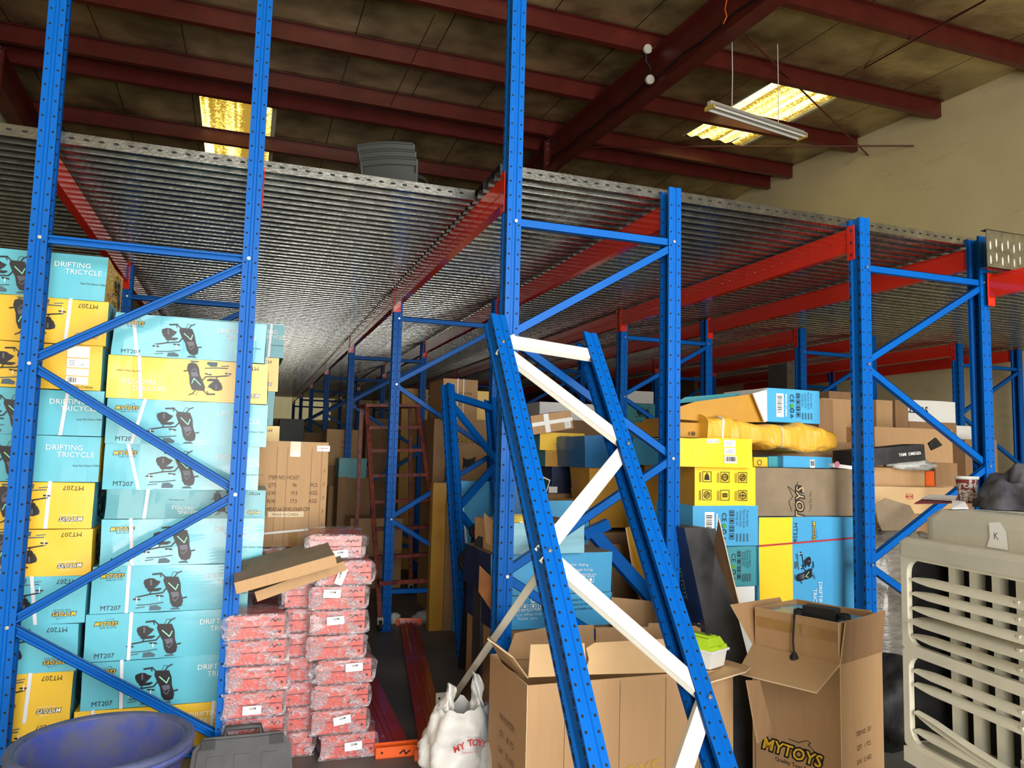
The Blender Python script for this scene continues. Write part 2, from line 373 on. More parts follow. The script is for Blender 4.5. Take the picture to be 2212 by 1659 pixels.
    def barcode(s, x0, y0, x1, y1):
        s.rect(x0, y0, x1, y1, 'label'); x = x0+.1*(x1-x0); rnd = random.Random(3)
        while x < x1-.12*(x1-x0):
            d = (x1-x0)*rnd.choice((.012, .022, .035)); s.rect(x, y0+.25*(y1-y0), x+d, y1-.12*(y1-y0), 'ink'); x += d+(x1-x0)*rnd.choice((.015, .03))
    def barcode_v(s, x0, y0, x1, y1):
        s.rect(x0, y0, x1, y1, 'label'); y = y0+.1*(y1-y0); rnd = random.Random(4)
        while y < y1-.12*(y1-y0):
            d = (y1-y0)*rnd.choice((.012, .022, .035)); s.rect(x0+.12*(x1-x0), y, x1-.25*(x1-x0), y+d, 'ink'); y += d+(y1-y0)*rnd.choice((.015, .03))
    def sticker(s, x0, y0, x1, y1, n=4, head=None):
        s.rect(x0, y0, x1, y1, 'label'); dy = (y1-y0)/(n+1.5)
        if head: s.text(head, (x0+x1)/2, y1-dy*.9, dy*.7, 'ink')
        for i in range(1 if head else 0, n): s.rect(x0+.1*(x1-x0), y1-dy*(i+1.2), x1-.15*(x1-x0)*(1+i % 2), y1-dy*(i+1.2)+dy*.25, 'ink_grey')

def face_of(mb, w, d, h, face, flip=False):
    if face == 'front': return Art(mb, (-w/2, -d/2, 0), (1, 0, 0), (0, 0, 1), w, h, flip)
    if face == 'left': return Art(mb, (-w/2, d/2, 0), (0, -1, 0), (0, 0, 1), d, h, flip)
    if face == 'right': return Art(mb, (w/2, -d/2, 0), (0, 1, 0), (0, 0, 1), d, h, flip)
    return Art(mb, (-w/2, -d/2, h), (1, 0, 0), (0, 1, 0), w, d, flip)

def carton_mb(w, d, h, mt, sides=None, art=None, dent=.004, seed=0, tape=None):
    """closed carton, origin at the middle of its base; sides: dict face->material; art: fn(face_of) """
    mb = MB(); sides = sides or {}; n = 14
    def fc(o, u, v, W, H, m_):
        o, u, v = Vector(o), Vector(u), Vector(v)
        mb.grid(lambda a, b: o+u*(a*W)+v*(b*H), n, n, m_, False)
    g = lambda f: sides.get(f, mt)
    fc((-w/2, -d/2, 0), (1, 0, 0), (0, 0, 1), w, h, g('front')); fc((w/2, d/2, 0), (-1, 0, 0), (0, 0, 1), w, h, g('back'))
    fc((-w/2, d/2, 0), (0, -1, 0), (0, 0, 1), d, h, g('left')); fc((w/2, -d/2, 0), (0, 1, 0), (0, 0, 1), d, h, g('right'))
    fc((-w/2, -d/2, h), (1, 0, 0), (0, 1, 0), w, d, g('top')); fc((-w/2, d/2, 0), (1, 0, 0), (0, -1, 0), w, d, g('bottom'))
    if tape:
        mb.box((-w/2-.001, -.03, h-.09), (-w/2, .03, h), tape); mb.box((w/2, -.03, h-.09), (w/2+.001, .03, h), tape); mb.box((-w/2, -.03, h), (w/2, .03, h+.001), tape)
    if art: art(lambda f, flip=False: face_of(mb, w, d, h, f, flip))
    if dent:
        sd = Vector((seed*3.7, seed*1.3, seed*9.1))
        def fn(p):
            q = noise.noise_vector(p*3.2+sd)*dent+noise.noise_vector(p*8+sd)*(dent*.25)
            e = max(0, 1-p.z/.02) # keep the base flat
            q.z *= (1-e)
            return p+q
        mb.deform(fn)
    return mb
def strap_mb(w, d, h, x, lean=0, wd=.016, mt='strap'):
    mb = MB(); t = .0045
    mb.add([(x-wd/2, -d/2-t, 0), (x+wd/2, -d/2-t, 0), (x+wd/2+lean, -d/2-t, h), (x-wd/2+lean, -d/2-t, h)], [(0, 1, 2, 3)], mt)
    mb.add([(x-wd/2+lean, -d/2-t, h+t), (x+wd/2+lean, -d/2-t, h+t), (x+wd/2, d/2, h+t), (x-wd/2, d/2, h+t)], [(0, 1, 2, 3)], mt)
    mb.add([(x-wd/2+lean, -d/2-t, h), (x+wd/2+lean, -d/2-t, h), (x+wd/2+lean, -d/2-t, h+t), (x-wd/2+lean, -d/2-t, h+t)], [(0, 1, 2, 3)], mt)
    return mb
_seed = [1]
def carton(label, x0, x1, z0, z1, Y, d, mt, sides=None, art=None, rz=0, dent=.004, tape=None, strap=None, name='carton', cat='box', group=None, tilt=(0, 0), pivot=0):
    """front face from x0..x1, z0..z1 at depth Y"""
    _seed[0] += 1; w = x1-x0; h = z1-z0
    mb = carton_mb(w, d, h, mt, sides, art, dent, _seed[0], tape)
    c = Vector(((x0+x1)/2, Y+d/2, z0))
    if rz: # keep the middle of the front face in place
        off = Vector((0, d/2, 0)); off.rotate(Matrix.Rotation(rz, 3, 'Z')); c = Vector(((x0+x1)/2, Y, z0))+off
    if strap:
        t = thing(name, label, cat, c, group=group, rot=(tilt[0], tilt[1], rz)); mb.build('carton_body', t)
        for st in strap: strap_mb(w, d, h, *st).build('strap', t)
        return t
    o = mb.build(name, None, c, (tilt[0], tilt[1], rz)); return tag(o, label, cat, group)
def pcarton(label, u0, v0, u1, v1, Y, d, mt, z0=None, **k):
    um, vm = (u0+u1)/2, (v0+v1)/2
    return carton(label, atY(u0, vm, Y).x, atY(u1, vm, Y).x, atY(um, v1, Y).z if z0 is None else z0, atY(um, v0, Y).z, Y, d, mt, **k)

# ------------------------------------------------------------------ building shell
XW0, XW1, YW0, YW1, RY, RZ, SL = -3.55, 9.2, -3.0, 25.6, 11.3, 6.92, .06
roofz = lambda y: RZ-SL*abs(y-RY)
b = MB(); b.add([(XW0, YW0-6, 0), (XW1, YW0-6, 0), (XW1, YW1, 0), (XW0, YW1, 0)], [(0, 1, 2, 3)], 'floor_concrete'); struct(b, 'floor')
b = MB(); b.prism([(YW0, 0), (YW1, 0), (YW1, roofz(YW1)), (RY, RZ), (YW0, roofz(YW0))], XW1, XW1+.2, 'wall_beige', 'x'); struct(b, 'wall_right')
b = MB(); b.prism([(YW0, 0), (YW1, 0), (YW1, roofz(YW1)), (RY, RZ), (YW0, roofz(YW0))], XW0-.2, XW0, 'wall_beige', 'x'); struct(b, 'wall_left')
b = MB(); b.box((XW0, YW1, 0), (XW1, YW1+.2, roofz(YW1)), 'wall_beige'); struct(b, 'wall_back')
b = MB(); zt_ = roofz(YW0)
b.box((XW0, YW0-.2, 0), (-1.5, YW0, zt_), 'wall_beige'); b.box((5.0, YW0-.2, 0), (XW1, YW0, zt_), 'wall_beige'); b.box((-1.5, YW0-.2, 4.6), (5.0, YW0, zt_), 'wall_beige'); struct(b, 'wall_front')
SK = [(6.6, 7.72, 8.2, 10.62), (-.95, .12, 11.75, 15.6)]
b = MB()
xs = [XW0, -.95, .12, 6.6, 7.72, XW1]; ys = [YW0, 8.2, 10.62, RY, 11.75, 15.6, YW1]
for i in range(5):
    for j in range(6):
        xm, ym = (xs[i]+xs[i+1])/2, (ys[j]+ys[j+1])/2
        if any(a < xm < c and d_ < ym < e for a, c, d_, e in SK): continue
        b.add([(xs[i], ys[j], roofz(ys[j])), (xs[i], ys[j+1], roofz(ys[j+1])), (xs[i+1], ys[j+1], roofz(ys[j+1])), (xs[i+1], ys[j], roofz(ys[j]))], [(0, 1, 2, 3)], 'roof_lining')
        b.add([(xs[i], ys[j], roofz(ys[j])+.06), (xs[i+1], ys[j], roofz(ys[j])+.06), (xs[i+1], ys[j+1], roofz(ys[j+1])+.06), (xs[i], ys[j+1], roofz(ys[j+1])+.06)], [(0, 1, 2, 3)], 'roof_lining')
struct(b, 'ceiling')
for k, (x0, x1, y0, y1) in enumerate(SK):
    b = MB(); n = 48 # wavy translucent sheet
    def fn(u, v, x0=x0, x1=x1, y0=y0, y1=y1): y = y0+(y1-y0)*v; return (x0+(x1-x0)*u, y, roofz(y)+.03+.018*math.sin(u*5*2*PI))
    b.grid(fn, n, 4, 'rooflight_sheet'); o = struct(b, 'window_%d' % (k+1))
    b = MB()
    for xa in (x0, x1): b.add([(xa, y0, roofz(y0)-.02), (xa, y1, roofz(y1)-.02), (xa, y1, roofz(y1)+.06), (xa, y0, roofz(y0)+.06)], [(0, 1, 2, 3)], 'cooler')
    b.add([(x1, y0, roofz(y0)-.01), (x1+.07, y0, roofz(y0)-.01), (x1+.07, y1, roofz(y1)-.01), (x1, y1, roofz(y1)-.01)], [(0, 3, 2, 1)], 'cooler')
    o2 = b.build('window_frame', o)

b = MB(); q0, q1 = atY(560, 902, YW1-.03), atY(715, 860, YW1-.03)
b.grid(lambda u, v: Vector((q0.x+(q1.x-q0.x)*u, YW1-.03+.02*math.sin(u*60), q0.z+(q1.z-q0.z)*v)), 80, 2, 'wall_sheet_glow'); struct(b, 'window_3')  # corrugated strip of the back wall, lit look added as glow
# ------------------------------------------------------------------ roof steel
def purlin_mb(L):
    mb = MB(); t = .006 # Z section, length along x
    pr = [(-.07, .22), (.0, .22), (.0, t), (.075, t), (.075, .022), (.075+t, .022), (.075+t, 0), (-t, 0), (-t, .22-t), (-.07, .22-t)]
    mb.prism(pr, 0, L, 'darkred', 'x'); return mb
ords = ['first', 'second', 'third', 'fourth', 'fifth', 'sixth', 'seventh', 'eighth', 'ninth', 'tenth']
pm = None
for side, yy in ((-1, [11.0, 9.44, 7.87, 6.3, 4.73, 3.16, 1.59, .02]), (1, [11.62, 13.2, 14.77, 16.34, 17.91])):
    for i, y in enumerate(yy):
        if pm is None:
            o = purlin_mb(XW1-XW0-.1).build('roof_purlin'); pm = o
        else:
            o = pm.copy(); C.objects.link(o)
        o.location = (XW0+.05, y, roofz(y)-.235)
        tag(o, 'dark red steel roof purlin, %s from the ridge on the %s side' % (ords[i], 'door' if side < 0 else 'far'), 'roof beam', 'roof purlins')
def rafter(name, label, X, w, parts=True):
    t = thing(name, label, 'roof beam', (X, RY, 0))
    for s in (-1, 1):
        L = 14.2
        def zz(y, o): return roofz(y)-.24-o
        for nm, a, c, hw in (('top_flange', 0, .012, w/2), ('web', .012, .488, .006), ('bottom_flange', .488, .5, w/2)):
            mb = MB(); y0, y1 = RY, RY+s*L
            vs = [(x, y-RY, zz(y, o)) for y in (y0, y1) for x, o in ((-hw, c), (hw, c), (hw, a), (-hw, a))]
            mb.add(vs, [(0, 3, 2, 1), (4, 5, 6, 7), (0, 1, 5, 4), (1, 2, 6, 5), (2, 3, 7, 6), (3, 0, 4, 7)], 'darkred'); mb.build(nm, t)
    mb = MB(); mb.box((-w/2-.01, -.03, zz(RY, .66)), (w/2+.01, .03, zz(RY, -.02)), 'darkred'); mb.build('end_plate', t)
    for x in (-w*.3, w*.3):
        for z in (.04, .14, .38, .56, .62):
            mb = MB(); mb.tube([(x, -.055, zz(RY, z)), (x, -.03, zz(RY, z))], .014, 'zinc', 6, smooth=False); mb.build('bolt', t)
    if parts:
        for y in (-5.2, -2.1):
            mb = MB(); mb.box((w/2*.1, y-.01, zz(y+RY, .49)), (w/2, y+.01, zz(y+RY, .4)), 'darkred'); mb.build('stiffener', t)
    return t
rafter('roof_rafter', 'big dark red I-section rafter crossing the roof at the upper right', 4.5, .19)
rafter('roof_rafter', 'dark red end rafter running down along the left wall', XW0+.17, .19, False)
# cable clipped on the rafter with its two junction lids
cb = MB(); pts = []
for i in range(40):
    y = -1.0+i*(12.2/39); pts.append((4.5-.028, y, roofz(y)-.24-.33-.02*math.sin(i*2.1)))
cb.tube(pts, .011, 'black', 6); tag(cb.build('roof_cable'), 'thick black cable clipped along the web of the roof rafter', 'cable')
P1 = atX(1397, 107, 4.36); P2 = atX(1402, 173, 4.4)
for P_, lab in ((P1, 'round cream junction lid under the purlin, upper end of the short cable'), (P2, 'round cream junction lid on the rafter, lower end of the short cable')):
    mb = MB(); mb.tube([(0, 0, 0), (-.0, -.035, -.006)], .055, 'lamp_white', 16, smooth=False); o = mb.build('junction_lid', None, P_); tag(o, lab, 'junction box', 'junction lids by the rafter')
mb = MB(); mb.tube([P1+Vector((0, .01, 0)), P1+Vector((.0, .02, -.14)), P1.lerp(P2, .5)+Vector((.05, .03, 0)), P2+Vector((.03, .03, .1)), P2+Vector((0, .01, 0))], .012, 'black', 6)
tag(mb.build('short_cable'), 'short black cable hanging between two round cream lids', 'cable')
mb = MB(); q = [atX(u, v, 4.44) for u, v in ((1570, 0), (1566, 20), (1570, 36), (1562, 52))]; mb.tube(q, .007, 'orange', 6); tag(mb.build('red_wire'), 'thin red wire coming down the rafter near the top edge', 'cable')
# bracing rods
def rod(a, b_, r, label, mt='darkred'):
    mb = MB(); mb.tube([a, b_], r, mt, 6); tag(mb.build('bracing_rod'), label, 'rod')
rod(atX(1875, 335, 9.18), atY(1612, 78, 7.3), .013, 'thin bracing rod running up from the right wall to the rafter top')
rod(atX(1974, 315, 9.18), atY(1265, 318, 11.2), .012, 'long thin tie rod running flat across to the right wall')
rod(atY(2130, 0, 5.0), atX(1785, 193, 7.9), .010, 'thin bracing rod crossing the roof above the skylight')
rod(atX(1785, 193, 7.9), atY(1510, 345, 11.3), .010, 'thin bracing rod crossing in front of the skylight')
rod(atY(940, 30, 7.8), atY(840, 235, 11.0), .006, 'thin hanger rod between the purlins left of the tall post')
# hanging fluorescent lamp
La, Lb = atY(1534, 247, 6.9), atY(1732, 283, 7.15)
lt = thing('fluorescent_lamp', 'twin-tube fluorescent batten lamp hanging below the right skylight', 'lamp', (La+Lb)/2)
dv = Lb-La; lt.rotation_euler = (0, 0, math.atan2(dv.y, dv.x)); hl = dv.length/2
mb = MB(); mb.prism([(-.09, .0), (-.07, .035), (.07, .035), (.09, .0), (.075, .0), (.03, .022), (-.03, .022), (-.075, .0)], -hl, hl, 'lamp_white', 'x'); mb.build('reflector', lt)
mb = MB(); mb.box((-hl-.01, -.03, .02), (hl+.01, .03, .07), 'lamp_white'); mb.build('batten', lt)
for yy in (-.045, .045):
    mb = MB(); mb.tube([(-hl+.02, yy, -.005), (hl-.02, yy, -.005)], .014, 'white', 10); mb.build('tube', lt)
for xx in (-hl, hl):
    mb = MB(); mb.box((xx-.012, -.07, -.022), (xx+.012, .07, .02), 'goldtape'); mb.build('lamp_holder', lt)
for xx in (-hl*.55, hl*.45):
    mb = MB(); mb.tube([(xx, 0, .07), (xx+.03, .02, .5), (xx, 0, 1.05)], .005, 'white', 6); mb.build('suspension_wire', lt)
mb = MB(); mb.lathe([(0, 0), (.05, 0), (.045, -.04), (.02, -.06), (0, -.06)], 'chair_grey', 14)
o = mb.build('ceiling_rose', None, (La+Lb)/2+Vector((-.45, -.12, 1.09))); tag(o, 'small grey ceiling rose holding the fluorescent lamp cord', 'ceiling fitting')
for (u, v, Y, lab) in ((633, 247, 12.6, 'small white smoke detector on the roof between the two left posts'), (1358, 367, 12.6, 'small white smoke detector on the roof below the rafter end')):
    p = atY(u, v, Y); mb = MB(); mb.lathe([(0, -.07), (.045, -.07), (.06, -.03), (.085, -.02), (.085, .03), (0, .03)], 'white', 18); tag(mb.build('smoke_detector', None, p), lab, 'smoke detector', 'smoke detectors')
    mb = MB(); mb.tube([p+Vector((0, 0, .03)), (p.x, p.y, roofz(p.y))], .006, 'white', 6); mb.build('stem', None); st = D.objects[-1] if False else None
for o in [x for x in D.objects if x.name.startswith('stem')]:
    sd = min([x for x in D.objects if x.name.startswith('smoke_detector')], key=lambda x: (Vector(o.data.vertices[0].co)-x.location).length)
    o.parent = sd; o.matrix_parent_inverse = Matrix.Translation(-sd.location)

# ------------------------------------------------------------------ pallet rack parts
FL, HD = .075, .0475 # flange length, half depth
def upright_mb(L, mirror=1, pitch=.075, holes=True, mt='blue', keyhole=True):
    mb = MB(); t = .0028
    half = [(FL, HD-.014), (FL, HD), (.048, HD), (.043, HD-.006), (.032, HD-.006), (.027, HD), (0, HD), (0, .03), (.007, .018)]
    out = [(x, -y) for x, y in half]+[(x, y) for x, y in reversed(half)]
    def offs(pts):
        r = []
        for i, p in enumerate(pts):
            a = Vector(pts[max(i-1, 0)]); c = Vector(pts[min(i+1, len(pts)-1)]); d_ = (c-a).normalized(); r.append((p[0]-d_.y*-1*0+(-d_.y)*-t*-1, p[1]+d_.x*-t))
        return r
    # inner skin: shift towards the profile's inside
    inn = []
    for i, p in enumerate(out):
        a = Vector(out[max(i-1, 0)]); c = Vector(out[min(i+1, len(out)-1)]); d_ = (c-a).normalized()
        inn.append((p[0]+(-d_.y if False else d_.y*-1)*-t*-1*-1 if False else p[0]-(-d_.y)*0+0, p[1]))
    cx = .0375
    inn = [(min(max(x+(t if x < .03 else 0), t), FL), y-(t if y > 0 else -t)) for x, y in out]
    poly = out+list(reversed(inn))
    poly = [(x*mirror, y) for x, y in poly]
    if mirror < 0: poly.reverse()
    mb.prism(poly, 0, L, mt, 'z', caps=False)
    if holes:
        n = int((L-.06)/pitch)
        for i in range(n):
            z = .05+i*pitch
            for x in (.0135, .0615):
                xm = x*mirror
                mb.disc((xm, -HD-.0004, z), (0, -1, 0), .0058, 'hole', 7); mb.disc((xm, HD+.0004, z), (0, 1, 0), .0058, 'hole', 6)
                mb.disc((xm, HD-t-.0004, z), (0, -1, 0), .0058, 'hole', 6)
            for y in (-.036, .036):
                mb.disc((-.0004*mirror, y, z), (-mirror, 0, 0), .0065, 'hole', 8, 1, 2.6)
                mb.disc((-.0004*mirror, y*.93, z+pitch/2), (-mirror, 0, 0), .0042, 'hole', 6)
    return mb
def channel(mb, a, b_, wd, th, mt, front=(0, -1, 0), open_front=False):
    a = Vector(a); b_ = Vector(b_); t = (b_-a).normalized(); n = Vector(front); n = (n-t*n.dot(t)).normalized(); q = t.cross(n); k = .0025
    s = 1 if not open_front else -1
    n = n*s
    # web near n side; lips going back
    mb.bar(a+n*(th/2-k/2), b_+n*(th/2-k/2), wd, k, mt, n)
    for e in (-1, 1):
        mb.bar(a+q*(e*(wd/2-k/2)), b_+q*(e*(wd/2-k/2)), k, th, mt, n)
        mb.bar(a-n*(th/2-k/2)+q*(e*(wd/2-.006)), b_-n*(th/2-k/2)+q*(e*(wd/2-.006)), .012, k, mt, n)
_um = {}
def rack_frame(label, W, HL, HR, zt, p=.585, nd=4, X=0, Y=0, group='blue rack frames under the deck', pitch=.075, bmat='blue', open_front=False, bw=.042, holes=True, bolts=True, zl=None, zr=None, matrix=None, name='rack_frame', bottom=True):
    t = thing(name, label, 'rack frame', (X, Y, 0), group=group)
    if matrix is not None: t.matrix_world = matrix
    for s, H in ((1, HL), (-1, HR)):
        key = (H, s, pitch, holes)
        if key in _um: o = _um[key].copy(); C.objects.link(o); o.parent = t
        else: o = upright_mb(H, s, pitch, holes).build('upright', t); _um[key] = o
        o.location = (-W/2*s, 0, 0)
        mb = MB(); mb.box((-W/2*s-.02*s if s > 0 else W/2-.09, -.07, 0), (-W/2*s+.09*s if s > 0 else W/2+.02, .07, .005), 'blue'); mb.build('foot_plate', t)
    xl, xr = -W/2+.055, W/2-.055
    def brace(a, c, zo=0):
        mb = MB(); channel(mb, a, c, bw, .028, bmat, open_front=open_front); mb.build('brace', t)
    def bolt(x, z):
        if not bolts: return
        mb = MB(); mb.tube([(x, -HD-.012, z), (x, HD+.012, z)], .004, 'zinc', 6); mb.tube([(x, -HD-.009, z), (x, -HD-.001, z)], .009, 'zinc', 6, smooth=False); mb.build('bolt', t)
    y = -.022
    if zl is None:
        L_ = [zt-p*k for k in range(nd+1)]
        nodes = [(xr if k % 2 == 0 else xl, z) for k, z in enumerate(L_)]
    else: nodes = zl
    brace((xl-.03, y, zt+.0), (xr+.03, y, zt))
    if matrix is None or zl is None: bolt(xl-.01, zt)
    for i, ((xa, za), (xb, zb)) in enumerate(zip(nodes, nodes[1:])):
        yy = y+(.012 if i % 2 else -.004); dx = .02*(1 if xa > xb else -1)
        brace((xa+dx, yy, za-(.0 if i else .02)), (xb-dx, yy, zb+.012)); bolt(xa+.01*(1 if xa > 0 else -1), za)
    bolt(nodes[-1][0], nodes[-1][1])
    if bottom: brace((xl-.03, y, nodes[-1][1]-.03), (xr+.03, y, nodes[-1][1]-.03))
    return t
def beam_mb(L, h=.145):
    mb = MB() # along +y from 0..L ; x 0..0.05 ; top z=0
    pr = [(0, 0), (.028, 0), (.028, -.022), (.05, -.022), (.05, -h), (0, -h), (0, -h*.62), (-.003, -h*.6), (-.003, -h*.5), (0, -h*.47)]
    mb.prism([(x, z) for x, z in reversed(pr)], 0, L, 'red', 'y'); return mb
def connector_mb(s):
    mb = MB() # plate at y=0 facing -y, leg wrapping towards -y on the web side (x<0)
    mb.box((-.006, -.001, -.2), (.056, .004, .012), 'red')
    mb.box((-.007, -.055, -.2), (-.0025, .004, .012), 'red')
    for z in (-.17, -.095, -.02):
        mb.disc((.03, -.0015, z), (0, -1, 0), .006, 'hole', 8); mb.disc((-.0074, -.03, z), (-1, 0, 0), .008, 'navy', 6, 1, 1.5)
    a = Art(mb, (0, -.001, -.16), (1, 0, 0), (0, 0, 1), .05, .06); a.line([(.008, .04), (.03, .045), (.038, .03), (.018, .02), (.03, .01), (.042, .012)], .004, 'hole')
    if s < 0: # mirrored in y for the far end
        mb.v = [(x, -y, z) for x, y, z in mb.v]; mb.f = [tuple(reversed(f)) for f in mb.f]
    return mb
_bm = {}
def beam(label, Xweb, side, Y0, Y1, z=2.95, group='red beams carrying the deck', name='rack_beam'):
    """side +1: web on the left of the post (left upright), beam body to +x"""
    L = round(Y1-Y0-.104, 3); k = (L, side)
    t = thing(name, label, 'rack beam', (Xweb, Y0+.052, z), group=group)
    if k not in _bm:
        ms = [beam_mb(L), connector_mb(1), connector_mb(-1)]
        if side < 0:
            for q in ms: q.v = [(-x, y, zz) for x, y, zz in q.v]; q.f = [tuple(reversed(f)) for f in q.f]
        _bm[k] = [ms[0].build('beam_bar', t), ms[1].build('connector', t), ms[2].build('connector', t)]; _bm[k][1].location = (0, -.004, 0); _bm[k][2].location = (0, L+.004, 0)
    else:
        for q in _bm[k]: o = q.copy(); C.objects.link(o); o.parent = t
    return t

ROWS = {'A': ('left row', -.951, -.025), 'B': ('middle row', 1.216, 2.142), 'C': ('right-hand row', 3.451, 4.418), 'D': ('second row from the right wall', 5.6, 6.56), 'E': ('row next to the right wall', 7.86, 8.82)}
YK = [3.562+3.07*k for k in range(7)]
nth = ['front', 'second', 'third', 'fourth', 'fifth', 'sixth', 'seventh']
for r, (rn, xl, xr) in ROWS.items():
    for k in range(7):
        if r in 'DE' and k == 0: continue
        Y = YK[k] if not (r == 'A' and k == 0) else 4.0
        zt = 2.469 if (r == 'A' and k == 0) else 2.695
        HL = HR = 2.949 if k else 3.0
        if r == 'A' and k == 0: HL = HR = 5.6
        if r == 'B' and k == 0: HL = 5.6
        extra = {('A', 0): ', both posts rising above the deck', ('B', 0): ', left post rising to the roof', ('C', 0): ', topped at deck level'}.get((r, k), '')
        rack_frame('blue perforated steel rack frame, %s of the %s%s' % (nth[k], rn, extra), xr-xl+FL, HL, HR, zt, X=(xl+xr)/2, Y=Y, open_front=(r == 'A'), holes=(k < 4), bolts=(k < 2))
for r, (rn, xl, xr) in ROWS.items():
    for k in range(6):
        if r in 'DE' and k == 0: continue
        Y0 = YK[k] if not (r == 'A' and k == 0) else 4.0
        for s, xx, sn in ((1, xl-.0375, 'left'), (-1, xr+.0375, 'right')):
            beam('red steel beam under the deck, %s side of the %s, %s bay from the front' % (sn, rn, nth[k] if k else 'first'), xx, s, Y0, YK[k+1])
# nearer bay on the far right, coming towards the camera
pz = atY(2124, 592, 3.48).z
beam('bright red beam coming forward from the rightmost front post, below deck level', 4.418+.0375, -1, 3.48-2.2, 3.53, z=pz, group=None)

# ------------------------------------------------------------------ deck planks
def plank_mb(L, lip=True):
    mb = MB(); w_ = .3 # along x 0..L, y 0..w, underside z=0, top z=.06
    pr = [(0.0, .058), (0.0, 0)]
    for i in range(3):
        y = i*.1
        pr += [(y+.002 if i == 0 else y, 0), (y+.036, 0), (y+.04, .004), (y+.044, .03), (y+.088, .03), (y+.094, .022), (y+.0965, .004), (y+.0985, 0)]
    pr += [(w_-.002, 0), (w_-.002, .058)]
    n = len(pr)
    mb.add([(0, y, z) for y, z in pr]+[(L, y, z) for y, z in pr], [(i, i+1, n+i+1, n+i) for i in range(n-1)], 'galv')
    mb.add([(0, 0, .058), (L, 0, .058), (L, w_, .058), (0, w_, .058)], [(0, 1, 2, 3)], 'galv')
    for i in range(int(L/.065)):
        x = .03+i*.065
        mb.disc((x, -.0006, .032), (0, -1, 0), .0062, 'hole', 8, 2.3, 1, (0, 0, 1))
        for j in range(3): mb.disc((x, j*.1+.018, -.0005), (0, 0, -1), .007, 'hole', 6); 
        for j in range(3): # pressed louvres in the valley
            for dx in (0, .0325):
                xx = x+dx; y0 = j*.1+.048; y1 = j*.1+.08
                mb.add([(xx, y0, .03), (xx+.011, y0, .02), (xx+.011, y1, .02), (xx, y1, .03), (xx+.015, y0, .03), (xx+.015, y1, .03)], [(0, 1, 2, 3), (1, 4, 5, 2), (0, 4, 1), (3, 2, 5)], 'galv')
                mb.add([(xx+.0155, y0, .0295), (xx+.021, y0, .0295), (xx+.021, y1, .0295), (xx+.0155, y1, .0295)], [(3, 2, 1, 0)], 'hole')
    return mb
_pm = {}
def planks(x0, x1, ya, yb, where):
    L = round(x1-x0, 2); y = ya; first = True
    while y < yb:
        if L in _pm: o = _pm[L].copy(); C.objects.link(o)
        else: o = plank_mb(L).build('deck_plank'); _pm[L] = o
        o.location = (x0, y, 2.962)
        tag(o, ('front galvanised deck plank with a slotted edge, %s' % where) if first else 'galvanised ribbed deck plank seen from below, %s' % where, 'deck plank', None if first else 'deck planks, %s' % where)
        y += .302; first = False
planks(-3.5, 1.16, 4.05, 22.0, 'left part of the deck')
planks(1.165, 2.66, 3.612, 22.0, 'part left of the plank joint')
planks(2.665, 4.52, 3.612, 22.0, 'part right of the plank joint')
planks(4.525, 9.12, 3.7, 22.0, 'far right part of the deck')

# ------------------------------------------------------------------ general shape helpers
def sheet(mb, pts, t, mt, edge=None, bend=0):
    """a panel with thickness from a planar outline of 3D points"""
    pts = [Vector(p) for p in pts]; c = sum(pts, Vector())/len(pts)
    n = (pts[1]-pts[0]).cross(pts[2]-pts[0]).normalized(); k = len(pts)
    a = [p+n*t/2 for p in pts]; b_ = [p-n*t/2 for p in pts]
    mb.add(a, [tuple(range(k))], mt); mb.add(b_, [tuple(reversed(range(k)))], mt)
    mb.add(a+b_, [(i, i+k, (i+1) % k+k, (i+1) % k) for i in range(k)], edge or mt)
def sheet_obj(name, pts, t, mt, parent=None, edge='cut_edge', origin=None):
    mb = MB(); o0 = Vector(origin) if origin is not None else (sum((Vector(p) for p in pts), Vector())/len(pts))
    if parent is not None: o0 = Vector(parent.location)
    sheet(mb, [Vector(p)-o0 for p in pts], t, mt, edge); o = mb.build(name, parent)
    if parent is None: o.location = o0
    return o
def blob(mb, c, r, mt, nz=.1, f=3, seed=0, seg=28, flat=0, power=1.0):
    c = Vector(c)
    def fn(u, v):
        th = v*PI; ph = u*2*PI; sp = lambda x: math.copysign(abs(x)**power, x)
        d = Vector((sp(math.sin(th))*sp(math.cos(ph)), sp(math.sin(th))*sp(math.sin(ph)), sp(math.cos(th))))
        k = 1+nz*noise.noise(d*f+Vector((seed, 0, 0)))+nz*.5*noise.noise(d*f*2.7+Vector((seed, 5, 0)))
        p = Vector((d.x*r[0]*k, d.y*r[1]*k, d.z*r[2]*k))
        if flat and p.z < -flat: p.z = -flat
        return c+p
    mb.grid(lambda u, v: fn(u, 1-v), seg, seg//2, mt)

